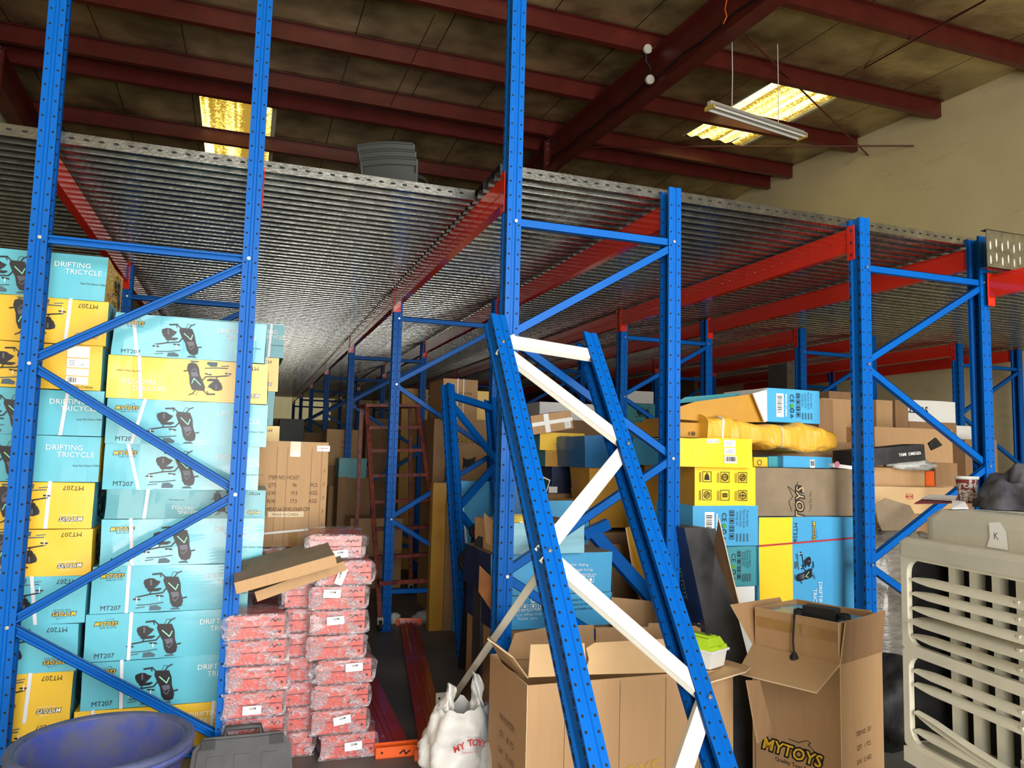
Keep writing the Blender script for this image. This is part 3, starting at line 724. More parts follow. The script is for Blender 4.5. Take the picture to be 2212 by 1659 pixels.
# ------------------------------------------------------------------ tricycle cartons behind the left frame
rnd = random.Random(5)
def tri_art(flip, dark=False, labels=False):
    def f(face):
        a = face('front', flip)
        if labels:
            H = a.H; a.logo(.10, .17, .020, 0, 'yellow'); a.text('Scan For Demo Video', .12, .075, .010, 'ink'); a.trike(.24, .012, .185)
            x = .58
            a.sticker(x, .162, x+.10, .215, 5); a.sticker(x, .112, x+.10, .157, 3); a.sticker(x, .072, x+.10, .107, 3, 'PRECAUCIONES'); a.barcode(x, .028, x+.10, .067); a.text('MADE IN CHINA', x+.06, .016, .012, 'ink')
        else: a.tricycle_front(dark)
        s_ = face('right', flip); s_.trike(.2, .015, .18); s_.text('MT207', .08, .04, .024, 'ink')
    return f
def tri_box(col, i, x0, x1, z0, z1, Y, mt, side, flip, what, strap=None, labels=False, dent=.006):
    lab = '%s tricycle carton%s%s, %s' % (what, ' upside down' if flip else '', '', '%s of the %s stack' % (i, col))
    return carton(lab, x0, x1, z0, z1-.002, Y, .5, mt, {'right': side, 'left': side}, tri_art(flip, mt == 'yellow', labels), dent=dent, strap=strap, group='tricycle cartons stacked behind the left frame', name='tricycle_carton')
pos = ['bottom box', 'second box from the floor', 'third box from the floor', 'fourth box from the floor', 'fifth box from the floor', 'sixth box from the floor', 'seventh box from the floor', 'eighth box from the floor', 'ninth box from the floor', 'second box from the top', 'top box']
H_ = .2295
c1 = [('yellow', 'teal', 1, 'yellow', None), ('yellow', 'teal', 1, 'yellow strapped', [(.18, .01)]), ('teal', 'teal', 1, 'teal', None), ('teal', 'teal', 1, 'teal strapped', [(.16, -.03)]),
      ('yellow', 'yellow', 1, 'yellow creased', None), ('yellow', 'teal', 1, 'yellow', [(.17, .005)]), ('teal', 'yellow', 0, 'teal', None), ('teal', 'teal', 0, 'teal', [(.19, .02)]),
      ('yellow', 'teal', 0, 'sticker-covered yellow', None), ('yellow', 'teal', 1, 'yellow', [(.19, .01)]), ('teal', 'yellow', 0, 'dull teal', None)]
xr1 = [-.719, -.715, -.706, -.682, -.676, -.682, -.672, -.671, -.692, -.681, -.70]
for i, (mt, sd, fl, wh, st) in enumerate(c1):
    tri_box('left-hand', pos[i], xr1[i]-.735, xr1[i], .0+i*.2235, (i+1)*.2235, 4.2, mt, sd, bool(fl), wh, st, labels=(i == 8))
zs = [0.03, .255, .482, .708, .935, 1.163, 1.306, 1.532, 1.757, 1.973, 2.185]
c2 = [('yellow', 'yellow', 0, 'yellow', [(-.28, .0), (.25, .01)]), ('teal', 'teal', 0, 'teal', [(-.2, -.01), (.33, 0)]), ('teal', 'teal', 0, 'scuffed teal', [(-.18, 0), (.30, .04)]), ('teal', 'teal', 0, 'teal', [(-.2, 0), (.30, .02)]),
      ('teal', 'teal', 0, 'dented teal', [(-.23, -.02)]), ('teal_dark', 'teal', 1, 'crushed dark teal', [(-.2, .01)]), ('teal', 'teal', 0, 'teal', [(-.2, -.06)]), ('teal', 'teal', 0, 'teal', [(-.26, .05)]), ('yellow', 'yellow', 1, 'yellow', [(-.22, -.02)]), ('teal', 'teal', 0, 'wrinkled teal', [(-.25, -.03)])]
xl2 = [-.70, -.677, -.679, -.665, -.641, -.632, -.648, -.653, -.664, -.647]
for i, (mt, sd, fl, wh, st) in enumerate(c2):
    tri_box('right-hand', pos[i] if i < 8 else ['second box from the top', 'top box'][i-8], xl2[i], xl2[i]+.735+(.02 if i % 3 else -.015), zs[i], zs[i+1], 4.2, mt, sd, bool(fl), wh, st, dent=.012 if i in (5, 9) else .006)
# shallow pallet board under the right-hand stack
mb = MB()
for k in range(5): mb.box((-.72+k*.165, 4.2, 0), (-.60+k*.165, 4.7, .028), 'cardboard_dark')
tag(mb.build('pallet_board'), 'thin slatted board under the right-hand stack of tricycle cartons', 'pallet')
# second stack further back, seen right of the second post
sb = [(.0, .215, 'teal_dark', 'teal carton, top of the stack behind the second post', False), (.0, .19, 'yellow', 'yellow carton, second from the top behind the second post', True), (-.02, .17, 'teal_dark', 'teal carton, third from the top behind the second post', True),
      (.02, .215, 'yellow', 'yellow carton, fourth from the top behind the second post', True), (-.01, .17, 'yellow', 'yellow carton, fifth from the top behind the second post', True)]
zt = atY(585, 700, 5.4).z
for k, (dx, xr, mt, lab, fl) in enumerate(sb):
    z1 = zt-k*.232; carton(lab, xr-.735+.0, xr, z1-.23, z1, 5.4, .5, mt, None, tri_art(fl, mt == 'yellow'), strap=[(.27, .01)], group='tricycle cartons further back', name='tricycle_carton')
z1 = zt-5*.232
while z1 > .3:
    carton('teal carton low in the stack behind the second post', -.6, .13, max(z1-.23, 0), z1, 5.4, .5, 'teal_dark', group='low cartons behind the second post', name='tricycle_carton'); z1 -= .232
carton('teal carton low in the stack behind the second post', -.6, .13, 0, z1, 5.4, .5, 'teal_dark', group='low cartons behind the second post', name='tricycle_carton')

# ------------------------------------------------------------------ wrapped bundles of red brackets
def bundle(label, x, z, Y=3.95, w=.262, h=.118, d=.42, sticker=None, rz=0, seed=0, tag_=None):
    t = thing('wrapped_bundle', label, 'wrapped bundle', (x, Y, z), rz, 'bubble-wrapped red metal bundles')
    r = random.Random(seed); g = .004
    for k in range(2):
        z0 = g+k*(h/2-.002); mb = MB(); mb.box((-w/2, 0, z0), (w/2, d, z0+h/2-.006), 'pink_red')
        mb.box((-w/2, -.006, z0+h/2-.009), (w/2, .0, z0+h/2-.006), 'pink_red')
        for xx in (-w/2+.02, w/2-.02): mb.disc((xx, -.001, z0+.03), (0, -1, 0), .0065, 'hole', 8)
        a = Art(mb, (0, 0, z0), (1, 0, 0), (0, 0, 1), w, h/2); x0 = .03+r.random()*.04
        a.line([(x0, .022), (x0+.014, .034), (x0+.022, .02), (x0+.034, .032), (x0+.048, .024)], .005, 'hole')
        mb.build('red_bracket', t)
    mb = MB(); ex = .022+r.random()*.016
    def fn(u, v):
        ph = v*2*PI; yy = -.016+u*(d+.03); cs, sn = math.cos(ph), math.sin(ph); k = .28
        bx = math.copysign(abs(cs)**k, cs)*(w/2+.006+ex*1.1*max(0, .45+.9*noise.noise(Vector((seed, u*3, v*7))))); bz = math.copysign(abs(sn)**k, sn)*(h/2+.003)
        f = 1-.0*u; return Vector((bx*f+.008*noise.noise(Vector((seed+3, u*6, v*7))), yy, max(.001, h/2+.002+bz+.004*noise.noise(Vector((seed+9, u*7, v*9))))))
    mb.grid(fn, 10, 36, 'bubble')
    def cap(u, v):
        a = fn(0, v); c = Vector((0, -.012, h/2)); p = c.lerp(a, u); p.y = -.013-.006*noise.noise(Vector((seed, u*4, v*8)))-.004*(1-u); return p
    mb.grid(cap, 8, 36, 'bubble'); mb.build('bubble_wrap', t)
    if sticker is not None:
        sx, sz, ang = sticker; mb = MB(); a = Art(mb, (sx, -.022, sz), (math.cos(ang), 0, math.sin(ang)), (-math.sin(ang), 0, math.cos(ang)), .085, .04)
        a.rect(0, 0, .085, .04, 'label'); a.text('GXM', .045, .028, .010, 'ink', bold=.03); a.text('12 pcs / 8 kg', .045, .013, .005, 'ink_grey'); mb.build('label_sticker', t)
colA = [557, 553, 552, 561, 557, 557, 567]; colB = [(640), (655), (650), (640), (648), (655), (650)]; colC = [752, 733, 737, 744, 726, 730, 730, 744]
def zx(u, v, Y): return atY(u, v, Y).x
st_a = {2: (-.05, .02, 0)}; st_c = {0: (-.02, .04, .05), 1: (-.03, .045, .15), 3: (.0, .06, .03), 5: (-.06, .05, .05), 6: (-.08, .065, -.05), 7: (-.02, .0, 1.2)}; st_b = {3: (-.1, .03, 1.3)}
ordn = ['lowest', 'second', 'third', 'fourth', 'fifth', 'sixth', 'seventh', 'eighth', 'ninth']
for i in range(6): bundle('bubble-wrapped red bundle, %s of the left column' % (ordn[i] if i else 'lowest'), zx(colA[i], 1640-i*52, 3.95)-.01, i*.121, 3.95, d=.21, sticker=st_a.get(i), seed=i+1)
for i in range(7): bundle('bubble-wrapped red bundle, %s of the middle column' % ordn[i], zx(colB[i], 1600-i*50, 4.06)+.0, i*.121, 4.06, w=.155, d=.3, sticker=st_b.get(i), seed=i+21)
for i in range(8): bundle('bubble-wrapped red bundle, %s of the right column' % ordn[i], zx(colC[i], 1620-i*48, 3.97), i*.121, 3.97, d=.4, sticker=st_c.get(i), seed=i+41)
bundle('bubble-wrapped red bundle on top of the middle column, tilted', zx(640, 1297, 4.03), 7*.121+.0, 4.03, sticker=None, seed=60, rz=.06)
bundle('topmost bubble-wrapped red bundle, on the right column', zx(722, 1251, 4.06), 8*.121, 4.06, sticker=(-.02, .0, .1), seed=61, rz=-.05)
for k, (dx, Y) in enumerate(((.14, 4.75), (.44, 4.75))):
    for i in range(8 if k == 0 else 8):
        bundle('wrapped red bundle in the rear pile under the brown carton', dx+.02*((i*7) % 3), i*.118, Y, h=.116, seed=70+i+10*k)
def hcart(face):
    a = face('front'); w, h = a.W, a.H
    a.rect(.175, h-.09, .235, h, 'tape'); a.rect(.19, 0, .24, .09, 'tape'); a.rect(.33, h-.055, .405, h-.02, 'label'); a.line([(.34, h-.035), (.395, h-.035)], .003, 'ink_red')
    R = [('ITEM NO. HC657', .06, .41, None, None), ('QTY.', .06, .365, '96', 'PCS'), ('G.W:', .06, .318, '19.5', 'KGS'), ('N.W:', .06, .27, '17.5', 'KGS'), ('MEAS.66.5X42.5X69 CM', .06, .222, None, None)]
    for t_, x, y, m1, m2 in R:
        a.text(t_, x, y, .023, 'ink_soft', left=True, sx=.66 if m1 else .72)
        if m1: a.text(m1, .21, y, .023, 'ink_soft', sx=.75); a.text(m2, .32, y, .023, 'ink_soft', sx=.75)
    a.rect(.065, .175, .27, .208, 'cut_edge'); a.text('MADE IN CHINA', .165, .191, .015, 'ink', sx=.95)
    for x in (.1, .16, .3, .36): a.line([(x, .02), (x+.002, h-.03)], .0012, 'ink_soft')
    for y in (.12, .2, .28, .36, .44): a.line([(w-.025, y), (w-.015, y+.012), (w-.02, y+.02)], .003, 'orange_brown')
    a.line([(0, .075), (w, .11)], .012, 'white')
pcarton('tall brown shipping carton printed with item number and weights, standing on wrapped bundles', 556, 954, 705, 1180, 4.75, .42, 'cardboard', z0=.946, tape='clear_tape', art=hcart, dent=.004, name='shipping_carton')
# two flat cartons lying tilted on the bundles
def flat_box(label, u0, v0, u1, v1, Y, d, h, ry, rx, mt, seed):
    a, c = atY(u0, v0, Y), atY(u1, v1, Y); w = (c-a).length
    mb = carton_mb(w, d, h, mt, {'top': 'cardboard_grey'}, None, .006, seed); mb.v = [(x+w/2, y+d/2, z) for x, y, z in mb.v]
    o = mb.build('flat_carton', None, a, (rx, -math.atan2(c.z-a.z, c.x-a.x), .0)); return tag(o, label, 'box')
flat_box('dusty flat brown carton tilted on top of the wrapped bundles, upper of two', 510, 1284, 728, 1222, 3.8, .36, .055, 0, .12, 'cardboard', 4)
flat_box('flat brown carton under the dusty one, sticking out to the right', 556, 1300, 748, 1232, 3.92, .34, .05, 0, .1, 'cardboard', 5)

# ------------------------------------------------------------------ beams lying on the floor
def floor_beam(label, near, far, w=.13):
    a, c = Vector(near), Vector(far); L = (c-a).length; t = thing('floor_beam', label, 'rack beam', a, math.atan2(-(c.x-a.x), c.y-a.y))
    mb = MB(); mb.prism([(-w/2, 0), (w/2, 0), (w/2, .04), (.028, .04), (.024, .045), (.008, .045), (.004, .04), (-.004, .04), (-.008, .045), (-.024, .045), (-.028, .04), (-w/2, .04)], .01, L-.01, 'beamred', 'y'); mb.build('beam_bar', t)
    for y0, y1 in ((-.045, .01), (L-.01, L+.045)):
        mb = MB(); mb.box((-w/2-.03, y0, 0), (w/2+.04, y1, .005), 'orange'); yy = y0 if y0 < 0 else y0+.005
        mb.box((-w/2-.03, (-.0 if y0 < 0 else L-.005), 0), (w/2+.04, (.006 if y0 < 0 else L+.001), .062), 'orange'); mb.box((-w/2-.03, y0, 0), (w/2+.04, y0+.004, .055), 'orange')
        a_ = Art(mb, (0, y0, 0), (1, 0, 0), (0, 0, 1), .1, .05); a_.line([(.015, .02), (.035, .035), (.045, .015), (.065, .03)], .007, 'hole'); mb.disc((-w/2, y0-.001, .03), (0, -1, 0), .006, 'hole', 8)
        mb.build('connector', t)
floor_beam('dark red rack beam lying on the floor with orange ends, right one', (.985, 3.86, 0), (1.44, 6.76, 0), .15)
floor_beam('dark red rack beam lying on the floor beside the wrapped bundles, left one', (.80, 3.95, 0), (.86, 6.85, 0), .15)

# ------------------------------------------------------------------ leaning frame with white braces
dL = Vector((-.008, .563, .827)).normalized()
PL = atD(1098, 830, 3.35); PR = atD(1293, 820, 3.65)
PL0 = PL-dL*(PL.z/dL.z); PR = PR+dL*((PL-PR).dot(dL)); eX = (PR-PL).normalized(); Wl = (PR-PL).length
nY = dL.cross(eX).normalized()
Mf = Matrix((eX, nY, dL)).transposed().to_4x4(); Mf.translation = PL0+eX*(Wl/2)
def zloc(base, u, v):
    """height along the upright through base whose picture height is v"""
    lo, hi = 0, 4
    for _ in range(40):
        z = (lo+hi)/2; p = base+dL*z-Vector((0, 0, CAM_Z)); vv = 829.5-F_PX*p.dot(CU)/p.dot(CF)
        if vv > v: lo = z
        else: hi = z
    return z
PR0 = PL0+eX*Wl; xl, xr = -Wl/2, Wl/2
zTL, zTR = zloc(PL0, 0, 700), zloc(PR0, 0, 738)
ztb = (zloc(PL0, 0, 742)+zloc(PR0, 0, 775))/2
nodes = [(xl, zloc(PL0, 0, 755)), (xr, zloc(PR0, 0, 972)), (xl, zloc(PL0, 0, 1204)), (xr, zloc(PR0, 0, 1517)), (xl, max(.2, zloc(PR0, 0, 1517)-.75))]
rack_frame('leaning bright blue frame with white zigzag braces, in front of the middle row', Wl+FL, zTL+.02, zTR+.02, ztb, matrix=Mf, pitch=.05, bmat='white_paint', bw=.062, zl=nodes, group=None, name='leaning_frame', bottom=True)
mb = MB(); a, c = atY(1172, 1228, 2.9), atZ(966, 1525, .03); channel(mb, a, c, .075, .035, 'white_paint', front=(.3, -1, .3)); t = tag(mb.build('loose_brace'), 'loose white steel brace leaning down to the floor left of the tall post', 'brace')
mb = MB(); mb.box((-.05, -.01, -.03), (.02, .0, .09), 'white_paint'); mb.disc((-.03, -.011, .06), (0, -1, 0), .007, 'hole'); o = mb.build('end_plate', t, c+Vector((-.03, -.03, .0)))
# second frame leaning in the aisle further back
d2 = Vector((.06, .30, .95)).normalized(); e2 = Vector((.85, .5, 0)); e2 = (e2-d2*e2.dot(d2)).normalized(); n2 = d2.cross(e2)
b2 = Vector((atY(1000, 1290, 5.6).x, 5.6, 0)); M2 = Matrix((e2, n2, d2)).transposed().to_4x4(); top = atY(960, 830, 6.3)
d2 = (top-b2).normalized(); e2 = (e2-d2*e2.dot(d2)).normalized(); n2 = d2.cross(e2); M2 = Matrix((e2, n2, d2)).transposed().to_4x4(); M2.translation = b2+e2*.31
Lh = (top-b2).length
rack_frame('medium blue rack frame leaning in the aisle left of the tall post', .62, Lh, Lh, Lh-.1, p=.62, nd=3, matrix=M2, zl=[(-.25, Lh-.16), (.25, Lh-.62), (-.25, Lh-1.1), (.25, Lh-1.6), (-.25, Lh-2.0)], bw=.06, group=None, name='leaning_frame', bolts=False, bottom=False)
mb = MB(); a, c = atY(1280, 1150, 4.1), atY(1425, 1312, 3.85); channel(mb, a, c, .075, .04, 'blue', front=(0, -1, .2)); mb.bar(a+Vector((-.06, 0, -.015)), a+Vector((.1, 0, .05)), .06, .05, 'blue'); tag(mb.build('loose_brace'), 'loose blue brace with an end bracket lying over the brown cartons', 'brace')

# ------------------------------------------------------------------ red-brown rolling ladder in the aisle
lad = thing('rolling_ladder', 'red-brown steel step ladder on castors standing in the aisle', 'ladder', (1.6, 7.2, 0))
def lbar(name, a, c, w_=.04, d_=.03, mt='rung'):
    mb = MB(); o = Vector(lad.location); mb.bar(Vector(a)-o, Vector(c)-o, w_, d_, mt); return mb.build(name, lad)
fl, fr = atZ(821, 1338, .1), atY(951, 1300, 7.25); fr.z = .1; fr = Vector((fl.x+.62, fl.y+.12, .1))
tl, tr = atY(792, 880, 7.7), atY(901, 880, 7.78)
rl, rr = Vector((fl.x-.02, fl.y+1.5, .1)), Vector((fr.x-.02, fr.y+1.5, .1))
tl2, tr2 = tl+Vector((0, .35, 0)), tr+Vector((0, .35, 0))
lbar('front_rail', fl, tl); lbar('front_rail', fr, tr); lbar('rear_rail', rl, tl2); lbar('rear_rail', rr, tr2)
lbar('top_step', (tl+tl2)/2+Vector((-.03, 0, .02)), (tr+tr2)/2+Vector((.03, 0, .02)), .03, .34)
for v in (924, 974, 1028, 1084, 1143, 1204):
    lo, hi = 0., 1.
    for _ in range(30):
        k = (lo+hi)/2; p = fl.lerp(tl, k)-Vector((0, 0, CAM_Z)); vv = 829.5-F_PX*p.dot(CU)/p.dot(CF)
        if vv > v: lo = k
        else: hi = k
    lbar('step', fl.lerp(tl, k), fr.lerp(tr, k), .03, .07)
for a, c in ((fl, fr), (rl, rr), (fl, rl), (fr, rr)): lbar('base_bar', a+Vector((0, 0, .3)), c+Vector((0, 0, .3)), .035, .03)
for p in (fl, fr, rl, rr):
    mb = MB(); q = p-Vector(lad.location); mb.tube([(q.x-.015, q.y, .05), (q.x+.015, q.y, .05)], .05, 'wheel', 16, smooth=False); mb.box((q.x-.025, q.y-.02, .06), (q.x+.025, q.y+.02, .12), 'zinc'); mb.build('castor', lad)

# ------------------------------------------------------------------ boxes in the middle row
def spec_art(face, vertical=True, barcode=True):
    a = face('front'); W, H = a.W, a.H
    if barcode: a.barcode_v(W*.17, H*.15, W*.31, H*.85); a.text('MADE IN CHINA', W*.345, H*.5, .013, 'label', ang=-PI/2, bold=.02)
    a.text('CE', W*.46, H*.72, .03, 'ink', ang=-PI/2); a.disc(W*.46, H*.50, .014, 'green'); a.ring(W*.46, H*.36, .012, .005, 'ink')
    a.line([(W*.44, H*.14), (W*.44, H*.24), (W*.48, H*.19), (W*.44, H*.14)], .004, 'ink')
    for k in range(4):
        y = H*(.17+.19*k); a.frame(W*.54, y, W*.61, y+H*.15, .003, 'ink')
        if k % 2: a.line([(W*.555, y+H*.04), (W*.595, y+H*.04)], .006, 'ink'); a.line([(W*.555, y+H*.10), (W*.595, y+H*.10)], .006, 'ink')
        else: a.disc(W*.575, y+H*.075, H*.035, 'ink')
    for k, t_ in enumerate(('Package Size', 'Charging Time', 'Maximum Speed', 'Product Name')):
        a.text(t_, W*(.66+.055*k), H*.68, .011, 'ink', ang=-PI/2); 
        a.line([(W*(.66+.055*k), H*.12), (W*(.66+.055*k), H*.3)], .006, 'ink_grey')
def icon_art(face, cols=3, rows=2, u0=.12, du=.29, mt='ink'):
    a = face('front'); W, H = a.W, a.H
    for i in range(cols):
        for j in range(rows):
            x, y = W*(u0+du*i), H*(.14+.46*j); s_ = H*.27; a.frame(x, y, x+s_, y+s_, .0035, mt); c = (x+s_/2, y+s_/2)
            k = (i+j*3) % 5
            if k == 0: a.ring(*c, s_*.32, .005, mt); a.ring(*c, s_*.16, .004, mt); a.line([(c[0]-s_*.25, c[1]-s_*.25), (c[0]+s_*.25, c[1]+s_*.25)], .004, mt)
            elif k == 1: a.frame(c[0]-s_*.25, c[1]-s_*.2, c[0]+s_*.25, c[1]+s_*.2, .006, mt); a.disc(*c, s_*.08, mt)
            elif k == 2: a.ring(*c, s_*.34, .005, mt); a.disc(*c, s_*.12, mt); a.line([(c[0]-s_*.3, c[1]), (c[0]+s_*.3, c[1])], .004, mt); a.line([(c[0], c[1]-s_*.3), (c[0], c[1]+s_*.3)], .004, mt)
            elif k == 3: a.poly([(c[0]-s_*.3, c[1]-s_*.3), (c[0]+s_*.3, c[1]-s_*.3), (c[0]+s_*.2, c[1]+s_*.2), (c[0]-s_*.2, c[1]+s_*.2)], mt); a.ring(c[0], c[1]+s_*.28, s_*.08, .004, mt)
            else: a.ring(*c, s_*.3, .007, mt); a.ring(*c, s_*.1, .004, mt)
            for q in range(2): a.line([(x-.012-.008*q, y), (x-.012-.008*q, y+s_*.9)], .003, mt)
def blue_pack_art(flip):
    def f(face):
        a = face('front', flip); W, H = a.W, a.H
        for i, t_ in enumerate(('N.W.: 18.60 kg', 'Gross Weight: 21.0 kg', 'Box Size: 1145x185x590 mm')): a.text(t_, W*.72, H*(.70-.12*i), .012, 'label')
        for i in range(4):
            x = W*(.58+.07*i); a.frame(x, H*.26, x+W*.055, H*.42, .003, 'label'); a.disc(x+W*.027, H*.33, H*.045, 'label')
        a.ring(W*.68, H*.13, .013, .006, 'label'); a.line([(W*.74, H*.08), (W*.80, H*.08), (W*.77, H*.2), (W*.74, H*.08)], .004, 'label')
        if flip:
            for i, t_ in enumerate(('This carton packaging is entirely', 'homogenous degree of certainty', 'trademarks are registered by')): a.text(t_, W*.2, H*(.2+.14*i), .012, 'ink')
    return f
M = 'boxes stacked behind the tall middle post'
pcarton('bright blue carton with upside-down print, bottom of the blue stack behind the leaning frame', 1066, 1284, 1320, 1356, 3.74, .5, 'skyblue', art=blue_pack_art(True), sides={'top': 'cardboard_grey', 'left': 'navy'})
zb = atY(1193, 1356, 3.74).z
carton('brown carton underneath the blue stack', 1.25, 1.92, 0, zb-.002, 3.76, .5, 'cardboard_dark')
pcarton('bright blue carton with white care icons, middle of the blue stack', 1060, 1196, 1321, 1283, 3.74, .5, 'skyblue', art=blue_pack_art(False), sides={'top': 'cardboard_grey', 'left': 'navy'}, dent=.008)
z_ = atY(1190, 1194, 3.74).z
pcarton('pale blue scuffed carton on top of the blue stack', 1075, 1131, 1262, 1206, 3.70, .4, 'pale_blue', sides={'top': 'cardboard_grey', 'left': 'cardboard'}, dent=.008, z0=z_+.002)
p = atY(1122, 1132, 3.78); mb = MB(); mb.lathe([(.062, 0), (.062, .048), (.04, .048), (.04, 0), (.062, 0)], 'goldtape', 32); tag(mb.build('tape_roll', None, p), 'roll of golden parcel tape on the pale blue carton', 'tape')
for pts, lab in ((((1045, 1108), (1068, 1128), (1070, 1188), (1050, 1170)), 'torn grey-brown cardboard piece left of the blue stack, upper'), (((1036, 1222), (1066, 1252), (1066, 1325), (1034, 1278)), 'torn orange-brown cardboard piece left of the blue stack, lower')):
    o = sheet_obj('cardboard_piece', [atY(u, v, 3.7+.0015*(1070-u)) for u, v in pts], .006, 'cardboard_dark' if 'upper' in lab else 'orange_brown'); tag(o, lab, 'cardboard')
pcarton('dark worn box standing behind the tall middle post', 1040, 1160, 1068, 1400, 3.95, .15, 'black_box', z0=0)
# aisle side: sheets, boxes and wheels between the ladder and the middle row
Q = [
 ('big flat blue carton panel with a yellow edge, behind the leaning blue frame', 985, 1040, 1120, 1300, 6.42, .09, 'skyblue', 0, .0),
 ('tall narrow yellow carton standing beside the ladder', 932, 1043, 962, 1290, 6.5, .08, 'ochre', 0, .06),
 ('tall brown flattened carton beside the yellow one', 962, 1085, 986, 1295, 6.48, .08, 'cardboard_dark', 0, 0)]
for lab, u0, v0, u1, v1, Y, d_, mt, z0, rz in Q: pcarton(lab, u0, v0, u1, v1, Y, d_, mt, z0=z0, rz=rz)
o = sheet_obj('white_strip', [atY(u, v, 6.36-(v-1064)*.0005) for u, v in ((988, 1068), (998, 1064), (1022, 1285), (1006, 1285))], .01, 'white'); tag(o, 'thin white strip leaning on the big blue carton panel', 'panel')
def wheel(par, u, v, Y, r):
    p = atY(u, v, Y); t = par; q0 = len(D.objects); T_ = Matrix.Translation(p) @ Matrix.Rotation(-.5, 4, 'Z')
    mb = MB(); n = 24
    mb.grid(lambda a, c: Vector(((r-.02+.02*math.cos(c*2*PI))*math.cos(a*2*PI), .02*math.sin(c*2*PI), (r-.02+.02*math.cos(c*2*PI))*math.sin(a*2*PI))), 28, 8, 'wheel'); mb.M = None; mb.deform(lambda q: T_ @ q); tyre = mb.build('wheel', t)
    mb = MB(); mb.grid(lambda a, c: Vector(((r-.045+.005*math.cos(c*2*PI))*math.cos(a*2*PI), .022*math.sin(c*2*PI), (r-.045+.005*math.cos(c*2*PI))*math.sin(a*2*PI))), 24, 6, 'ink_red'); mb.deform(lambda q: T_ @ q); mb.build('red_ring', tyre)
    mb = MB(); mb.tube([(0, -.015, 0), (0, .015, 0)], r-.05, 'black', 20, smooth=False); mb.bar((0, -.02, 0), (r*.5, -.02, r*.25), .008, .008, 'ink_red'); mb.deform(lambda q: T_ @ q); mb.build('hub', tyre)
sco = thing('folded_scooter', 'folded black kick scooter with a red-ringed wheel, low in the aisle', 'scooter', (0, 0, 0))
wheel(sco, 1017, 1212, 5.3, .095); wheel(sco, 1030, 1148, 5.3, .06)
mb = MB(); pa, pb = atY(1017, 1212, 5.36), atY(1030, 1148, 5.36); mb.bar(pa, pb, .05, .03, 'black'); mb.bar(pa, pb.lerp(pa, 2.0)+Vector((.1, .1, 0)), .05, .03, 'black'); mb.bar(pa, (pa.x+.1, 5.5, .02), .12, .03, 'black'); mb.bar(pa, (pa.x-.05, 5.35, 0.0), .04, .04, 'black'); mb.build('frame', sco)
def cat_art(face):
    a = face('front'); W, H = a.W, a.H; c = (W*.5, H*.62)
    a.poly([(c[0]+x*H, c[1]+y*H) for x, y in ((-.2, .1), (-.22, .28), (-.1, .2), (.08, .22), (.22, .3), (.2, .05), (.24, -.1), (.1, -.02), (0, -.12), (-.1, -.03), (-.22, -.12))], 'ink'); a.text('GO', W*.8, H*.15, H*.1, 'ink')
def udn(txts):
    def f(face):
        a = face('front', True); W, H = a.W, a.H
        for i, t_ in enumerate(txts): a.text(t_, W*.5, H*(.35+.14*i), H*.06, 'ink_soft')
    return f
def logo_art(flip=False, h=.1, u=.5, v=.6, ang=0):
    def f(face): a = face('front', flip); a.logo(a.W*u, a.H*v, a.H*h, ang)
    return f
def text_art(t_, u, v, h, mt='ink', flip=False):
    def f(face): a = face('front', flip); a.text(t_, a.W*u, a.H*v, a.H*h, mt, bold=.02)
    return f
def pile(rows):
    for r in rows:
        lab, u0, v0, u1, v1, Y, d_, mt = r[:8]; k = r[8] if len(r) > 8 else {}
        pcarton(lab, u0, v0, u1, v1, Y, d_, mt, **k)
B_ = 7.2
